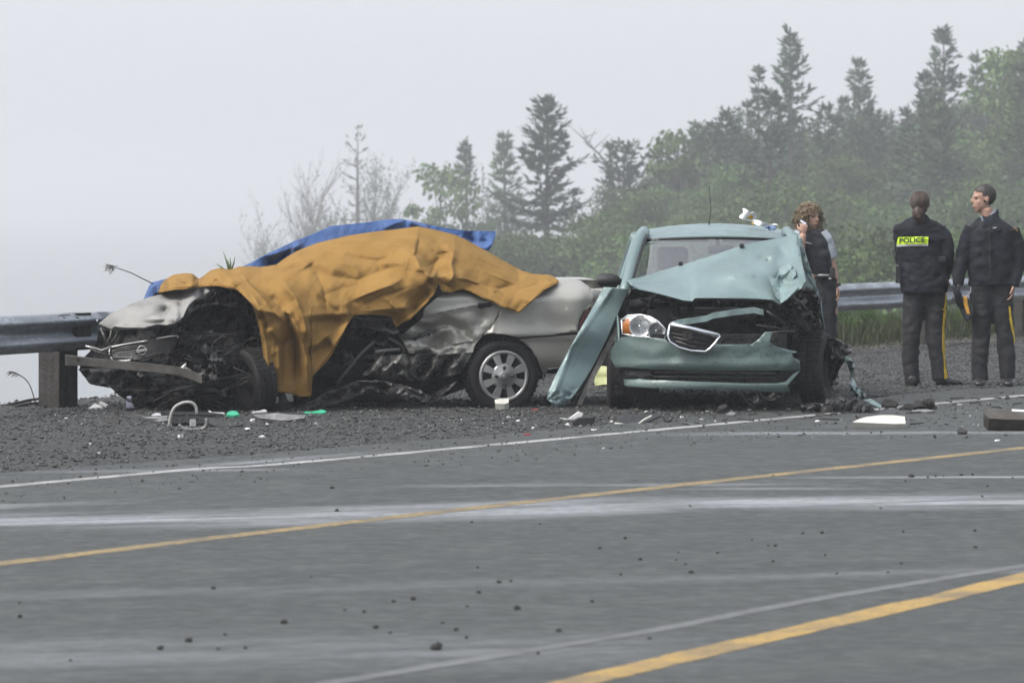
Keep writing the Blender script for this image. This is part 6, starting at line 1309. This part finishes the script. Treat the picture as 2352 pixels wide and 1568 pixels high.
def lying(name, reg, pts, m, label, cat='debris', th=.02, z=.03, crum=.012, step=3, group=None):
    "a piece lying on the ground; outline as seen, lowest edge touching"
    P = px(reg, pts); yb = max(p[1] for p in P); yt = min(p[1] for p in P); xm = sum(p[0] for p in P) / len(P); Yb = CH * F / (yb - HZ); sd = len(name) + xm
    def fn(x, y):
        t = (yb - y) / max(1, yb - yt); return at(x, y, Yb + .10 * t + crum * crease((x * .03, y * .05, sd), 1, 1)) + Vector((0, 0, .004))
    o = panel(name, P, step, fn, m, None, th, False, origin=gr(xm, yb)); tag(o, label, cat, group); return o
def bar(name, reg, pts, r, m, label, cat='debris', lift=.0):
    P = px(reg, pts); yb = max(p[1] for p in P); Yb = CH * F / (yb - HZ); Q = spline([at(x, y, Yb) + Vector((0, 0, r * .6)) for x, y in P], 5)
    o = G().tube(Q, r, 8).build(name, m, None, True, origin=gr(*[p for p in P if p[1] == yb][0])); tag(o, label, cat); return o
# by the silver car's nose
mp_ = thing('mirror_shard', 'black and white broken mirror shell on the gravel at left', 'debris', gr(*R10(350, 418)))
for nm, pts, m_ in (('black_shell', [(95, 375), (200, 345), (330, 300), (430, 285), (475, 300), (470, 326), (400, 345), (300, 366), (250, 400), (110, 386)], 'black_plastic'), ('white_face', [(300, 366), (450, 338), (422, 366), (410, 400), (380, 418), (345, 400)], 'white_plastic')):
    panel(nm, px(R10, pts), 4, lambda x, y: at(x, y, 33.0 + (.06 if nm == 'black_shell' else 0) + .002 * (990 - y)) , m_, mp_, .02)
lying('white_shard', R10, [(190, 213), (250, 170), (290, 185), (322, 206)], 'white_plastic', 'white triangular shard beside the near rail post'); lying('white_shard', R10, [(285, 160), (310, 152), (370, 185), (350, 188)], 'white_plastic', 'narrow white shard above the triangular one by the rail post')
lying('lilac_bracket', R10, [(530, 110), (575, 104), (588, 210), (528, 214)], 'lilac_paint', 'upright pale lilac strip under the silver car nose', th=.03); lying('stone_block', R10, [(600, 80), (660, 70), (722, 72), (716, 182), (650, 195), (600, 190)], 'concrete', 'rough grey block under the silver car nose', 'block', th=.15)
bar('grey_hoop', R10, [(905, 362), (915, 280), (950, 195), (1020, 152), (1092, 147), (1138, 182), (1150, 250)], .0125, 'hoop_grey', 'pale bent hoop standing on the gravel before the silver car')
bar('grey_hook', R10, [(985, 345), (1030, 380), (1100, 389), (1190, 385), (1232, 350), (1236, 290)], .015, 'grey_metal', 'bent grey hook lying in front of the pale hoop')
lying('broken_trim', R10, [(830, 248), (900, 244), (1250, 246), (1385, 262), (1380, 275), (900, 268)], 'black_plastic', 'long dark slat behind the pale hoop'); lying('dark_core', R10, [(915, 280), (1225, 285), (1215, 345), (1130, 350), (1060, 340), (925, 352)], 'engine_dark', 'dark broken grid piece inside the pale hoop'); lying('pale_tab', R10, [(1090, 310), (1140, 308), (1142, 372), (1080, 374)], 'grey_metal', 'small grey tab in the middle of the bent hook')
lying('cross_bracket', R10, [(655, 290), (740, 285), (820, 292), (830, 280), (905, 278), (880, 296), (905, 320), (830, 330), (760, 325), (820, 308), (700, 302)], 'grey_metal', 'flat grey cross bracket left of the pale hoop'); lying('white_lump', R10, [(748, 272), (790, 254), (830, 262), (830, 278), (760, 282)], 'dirty_white', 'white lump behind the cross bracket')
lying('white_strip', R10, [(1252, 232), (1285, 248), (1392, 254), (1386, 270), (1270, 268)], 'white_plastic', 'white strip left of the green scrap'); bar('bent_rod', R10, [(1240, 330), (1320, 358), (1450, 358), (1560, 342)], .01, 'black_plastic', 'thin dark rod right of the pale hoop')
lying('green_scrap', R10, [(1405, 268), (1420, 245), (1460, 232), (1500, 238), (1526, 268), (1470, 276)], 'green_plastic', 'rounded green scrap right of the pale hoop', th=.018); lying('green_ribbon', R10, [(2090, 246), (2180, 240), (2260, 225), (2292, 240), (2270, 256), (2110, 259)], 'green_plastic', 'flat green ribbon below the hanging blanket corner')
gt = lying('grey_trim', R10, [(1640, 270), (1760, 262), (1860, 254), (1960, 267), (2112, 273), (2092, 300), (1960, 318), (1880, 320), (1700, 300)], 'grey_metal', 'long pale winged trim piece below the hanging blanket'); lying('white_rag', R10, [(1632, 243), (1700, 236), (1745, 222), (1770, 234), (1760, 246), (1650, 252)], 'dirty_white', 'white rag behind the winged trim piece')
# between the cars
wp = thing('paper_and_box', 'white paper wedged in an open black box between the cars', 'debris', gr(*R11(720, 388)))
for nm, pts, m_, d in (('paper', [(525, 300), (600, 310), (690, 244), (736, 262), (720, 292), (640, 320), (560, 316)], 'white_plastic', .12), ('box_side', [(690, 300), (846, 294), (800, 386), (690, 389), (640, 384), (640, 330)], 'black_plastic', .05), ('paper', [(570, 362), (600, 345), (632, 382)], 'white_plastic', 0)): panel(nm, px(R11, pts), 4, lambda x, y: at(x, y, 32.75 + d), m_, wp, .025)
of = thing('olive_flap', 'dark flap with a pale folded edge beside the edge line', 'debris', gr(*R11(1200, 372)))
panel('flap', px(R11, [(1060, 312), (1120, 285), (1300, 290), (1430, 265), (1420, 292), (1300, 350), (1210, 372), (1050, 362), (1010, 356)]), 4, lambda x, y: at(x, y, 33.05 + .01 * (977 - y)), 'black_plastic', of, .012); bar_P = [at(*R11(a, b), 33.0) for a, b in ((1010, 352), (1120, 364), (1210, 366), (1270, 320), (1340, 284))]; G().tube(bar_P, .009, 6).build('pale_edge', 'cream_foam', of, True)
lying('white_shard', R11, [(255, 160), (280, 147), (330, 155), (386, 170), (300, 172)], 'white_plastic', 'white shard between the silver car wheel and the leaning panel'); lying('foam_block', R11, [(-40, 205), (0, 198), (80, 194), (78, 232), (40, 244), (-38, 240)], 'cream_foam', 'small cream block against the silver car rear wheel', th=.06)
lying('black_shard', R11, [(1440, 330), (1480, 345), (1525, 322), (1500, 352), (1470, 358)], 'black_plastic', 'small black shard right of the dark flap'); lying('lime_panel', R3, [(345, 1240), (365, 1150), (440, 1140), (446, 1268), (350, 1272)], 'lime_panel', 'pale lime panel seen between the leaning wing and the teal car', th=.03)
lying('torn_mat', R11, [(1920, 262), (1950, 240), (1990, 238), (2000, 262), (1960, 280), (1925, 275)], 'mud', 'dark crumpled lump before the teal bumper', th=.05); lying('bumper_chip', R11, [(1992, 290), (2040, 270), (2082, 285), (2060, 305), (2000, 304)], 'grey_metal', 'grey chip lying before the teal bumper')
# right of the teal car
ln = lying('torn_liner', R8, [(525, 338), (560, 312), (700, 300), (820, 306), (900, 270), (985, 262), (1040, 290), (1100, 335), (1185, 366), (1000, 378), (860, 382), (700, 372), (540, 352)], 'black_plastic', 'long black torn liner lying below the exposed wheel', th=.04, crum=.12); lying('teal_shard', R8, [(1050, 286), (1110, 274), (1196, 330), (1196, 350), (1130, 326)], 'teal_torn', 'pale teal shard on the black torn liner')
lying('dark_pipe', R8, [(1200, 325), (1218, 286), (1270, 290), (1332, 318), (1310, 346), (1230, 344)], 'mud', 'short dark tube right of the torn liner', th=.03); lying('black_chunk', R8, [(1330, 350), (1400, 325), (1460, 330), (1465, 305), (1500, 300), (1540, 285), (1610, 283), (1622, 310), (1650, 345), (1560, 352), (1450, 350), (1380, 362)], 'mud', 'jagged black chunk lying across the edge line', th=.03, crum=.1)
lying('cream_slab', R8, [(960, 496), (1010, 472), (1080, 452), (1200, 438), (1300, 440), (1386, 450), (1391, 508), (1320, 511), (1060, 501)], 'cream_foam', 'long cream foam slab on the asphalt', th=.05, crum=0); lying('brown_tray', R8, [(2018, 434), (2100, 440), (2200, 442), (2205, 424), (2240, 425), (2242, 456), (2352, 466), (2440, 470), (2440, 528), (2200, 524), (2060, 516), (2025, 486)], 'brown_box', 'brown-grey tray cut by the right edge of the picture', th=.12, crum=0)
lying('mud_lump', R8, [(1812, 535), (1840, 518), (1862, 528), (1890, 545), (1870, 558), (1820, 556)], 'mud', 'dark lump between the cream slab and the brown tray', th=.02, crum=.05); bar('black_cable', R8, [(990, 398), (1020, 432), (1080, 442), (1250, 438), (1402, 426)], .007, 'black_plastic', 'thin black cable just above the cream slab')
lying('white_strip', R8, [(2200, 375), (2260, 366), (2352, 372), (2420, 370), (2420, 382), (2300, 386), (2220, 384)], 'white_plastic', 'white torn strip above the brown tray'); lying('dark_strip', R8, [(2070, 372), (2110, 366), (2190, 376), (2170, 388), (2080, 390)], 'mud', 'dark strip left of the white torn strip'); lying('round_cap', R8, [(2200, 268), (2206, 252), (2222, 250), (2240, 264), (2232, 276)], 'mud', 'small round cap sitting on the edge line', th=.015)
lying('splinter_panel', R8, [(1440, 385), (1480, 368), (1570, 366), (1630, 378), (1560, 388)], 'grey_metal', 'flat grey splinter below the jagged black chunk')
# strips lying on the rail
for pts, lab in (([(440, 180), (480, 168), (552, 164), (550, 172), (490, 178)], 'long black strip lying on top of the guardrail'), ([(490, 184), (515, 188), (518, 196), (495, 192)], 'first small black clip on the guardrail'), ([(590, 182), (620, 186), (622, 194), (600, 194)], 'second small black clip on the guardrail')):
    o = panel('rubber_strip', px(R5, pts), 3, lambda x, y: at(x, y, 35.05), 'black_plastic', None, .02, origin=at(*R5(*pts[0]), 35.05)); tag(o, lab, 'debris')
# mud clods flung over the lanes
def clod(x, y, s_, seed):
    rg = np.random.default_rng(seed); c = gr(x, y, .012); g = G(); n = 7; rings = []
    for i in range(5):
        th = math.pi * i / 4; rings.append([c + Vector((s_ * math.sin(th) * math.cos(2*math.pi*k/n) * rg.uniform(.7, 1.3) + .001, s_ * math.sin(th) * math.sin(2*math.pi*k/n) * rg.uniform(.7, 1.3), max(0, s_ * (.35 + .6 * math.cos(th)) * rg.uniform(.75, 1.2)))) for k in range(n)])
    g.loft(rings); o = g.build('mud_clod', 'mud', None, False, origin=c); tag(o, 'small dark mud clod on the grey asphalt', 'mud clod', 'mud clods flung over the lanes')
CL = [R12(*p) + (s_,) for p, s_ in (((1925, 805), .045), ((1252, 688), .028), ((832, 770), .028), ((706, 803), .024), ((940, 537), .018), ((88, 662), .018), ((1485, 195), .022), ((1463, 95), .026), ((1820, 585), .022), ((2198, 510), .02), ((2110, 555), .02), ((2280, 628), .022), ((1655, 710), .02), ((2010, 720), .02), ((2055, 755), .016), ((1735, 595), .015), ((1605, 640), .015), ((1080, 800), .015), ((992, 740), .014), ((2105, 445), .013), ((2080, 245), .014), ((960, 805), .014), ((1950, 690), .014), ((2060, 617), .014), ((1370, 485), .01), ((1720, 732), .012), ((86, 600), .012), ((310, 855), .012), ((1520, 632), .011), ((2252, 505), .014))]
CL += [R13(*p) + (s_,) for p, s_ in (((262, 738), .022), ((75, 637), .026), ((857, 475), .022), ((628, 417), .018), ((562, 322), .018), ((447, 367), .016), ((975, 388), .015), ((1235, 356), .018), ((1203, 355), .014), ((1445, 298), .02), ((1358, 300), .016), ((2132, 362), .018), ((2130, 288), .015), ((1808, 292), .013), ((1225, 425), .012), ((1458, 397), .012), ((540, 485), .014), ((412, 605), .016), ((670, 770), .014), ((170, 838), .014), ((790, 420), .011), ((830, 438), .011), ((1845, 46), .035), ((1920, 48), .016), ((1955, 44), .015), ((2070, 38), .02), ((2120, 37), .016), ((1820, 66), .014), ((1990, 43), .012), ((1226, 40), .012), ((852, 177), .013), ((1708, 187), .014), ((2163, 134), .014), ((2300, 50), .011), ((1800, 435), .012), ((1740, 475), .012), ((1510, 480), .011), ((1130, 328), .01), ((800, 385), .01), ((178, 257), .012), ((2187, 88), .014))]
for i, (x, y, s_) in enumerate(CL): clod(x, y, s_ * .6, 700 + i)
# little white and red chips
rgc = np.random.default_rng(77); chips = [R10(*p) for p in ((1635, 310), (1772, 340), (152, 344), (1725, 455), (1000, 446), (4, 290), (910, 358), (200, 524), (1600, 388), (295, 600), (2200, 340))] + [R11(*p) for p in ((40, 360), (290, 408), (1290, 265), (1830, 258), (70, 310), (980, 350), (910, 588), (1600, 310), (1900, 350), (1780, 330), (830, 425), (2200, 248), (2335, 240), (160, 342))] + [R8(*p) for p in ((255, 355), (135, 362), (455, 354), (655, 370), (1410, 390), (1915, 410), (680, 455), (2130, 615), (1830, 318), (2080, 315))]
for x, y in chips:
    c = gr(x, y); s_ = rgc.uniform(.012, .03); a = rgc.uniform(0, 6.28); pts = [(math.cos(a + k * 1.25) * s_ * rgc.uniform(.5, 1.1), math.sin(a + k * 1.25) * s_ * rgc.uniform(.5, 1.1)) for k in range(5)]
    vs = [c + Vector((q[0], q[1], .012 + .012 * rgc.random())) for q in pts] + [c + Vector((q[0] * .9, q[1] * .9, .0)) for q in pts]
    o = mesh('white_chip', vs, [(0, 1, 2, 3, 4), (9, 8, 7, 6, 5)] + [(k, (k + 1) % 5, 5 + (k + 1) % 5, 5 + k)[::-1] for k in range(5)], 'white_plastic', None, origin=c); tag(o, 'tiny white plastic chip among the debris', 'debris', 'white chips among the debris')
for x, y, lab in ((*R11(310, 248), 'red chip on the gravel near the silver car wheel'), (*R11(240, 470), 'red chip on the asphalt near the edge line')):
    c = gr(x, y); o = G().box(c + Vector((0, 0, .014)), (.05, .03, .02), None, .004).build('red_chip', 'red_plastic', None, origin=c); tag(o, lab, 'debris')
rg = np.random.default_rng(5); spl = []
for k in range(70):
    x = rg.uniform(1560, 2352); y = rg.normal(interp([1560, 2352], [955, 935], x), 14); c = gr(x, y); a = rg.uniform(0, 3.14); l = rg.uniform(.02, .09); d = Vector((math.cos(a), math.sin(a), 0)) * l; spl.append((c, d))
g = G()
for c, d in spl: g.tube([c - d + Vector((0, 0, .02)), c + d + Vector((0, 0, .025))], [.006, .004], 4)
tag(g.build('splinters', 'mud'), 'dark splinters strewn along the edge of the road', 'splinters', kind='stuff')

mat('glass_crumb', (.2, .23, .23), .2, var=.5, vs=60, spec=.6); mat('black_crumb', (.012, .012, .013), .5, var=.5, vs=60)
def near_cars(x, y):
    u_ = 1176 + x * F / y; v_ = HZ + CH * F / y; return 930 < v_ < 1010 and 60 < u_ < 2340 and fbm((x * 1.3, y * 1.3, 8), 1) > rng.uniform(-.5, .5)
tag(stones('glass_crumbs', 700, (-4, 5, 29, 37), .003, .011, 'glass_crumb', near_cars, lambda x, y: .012, 91), 'crumbs of broken glass strewn before the wrecks', 'glass', kind='stuff')
tag(stones('plastic_crumbs', 900, (-4, 5, 29, 37), .004, .017, 'black_crumb', near_cars, lambda x, y: .012, 92), 'black plastic crumbs strewn before the wrecks', 'debris', kind='stuff')
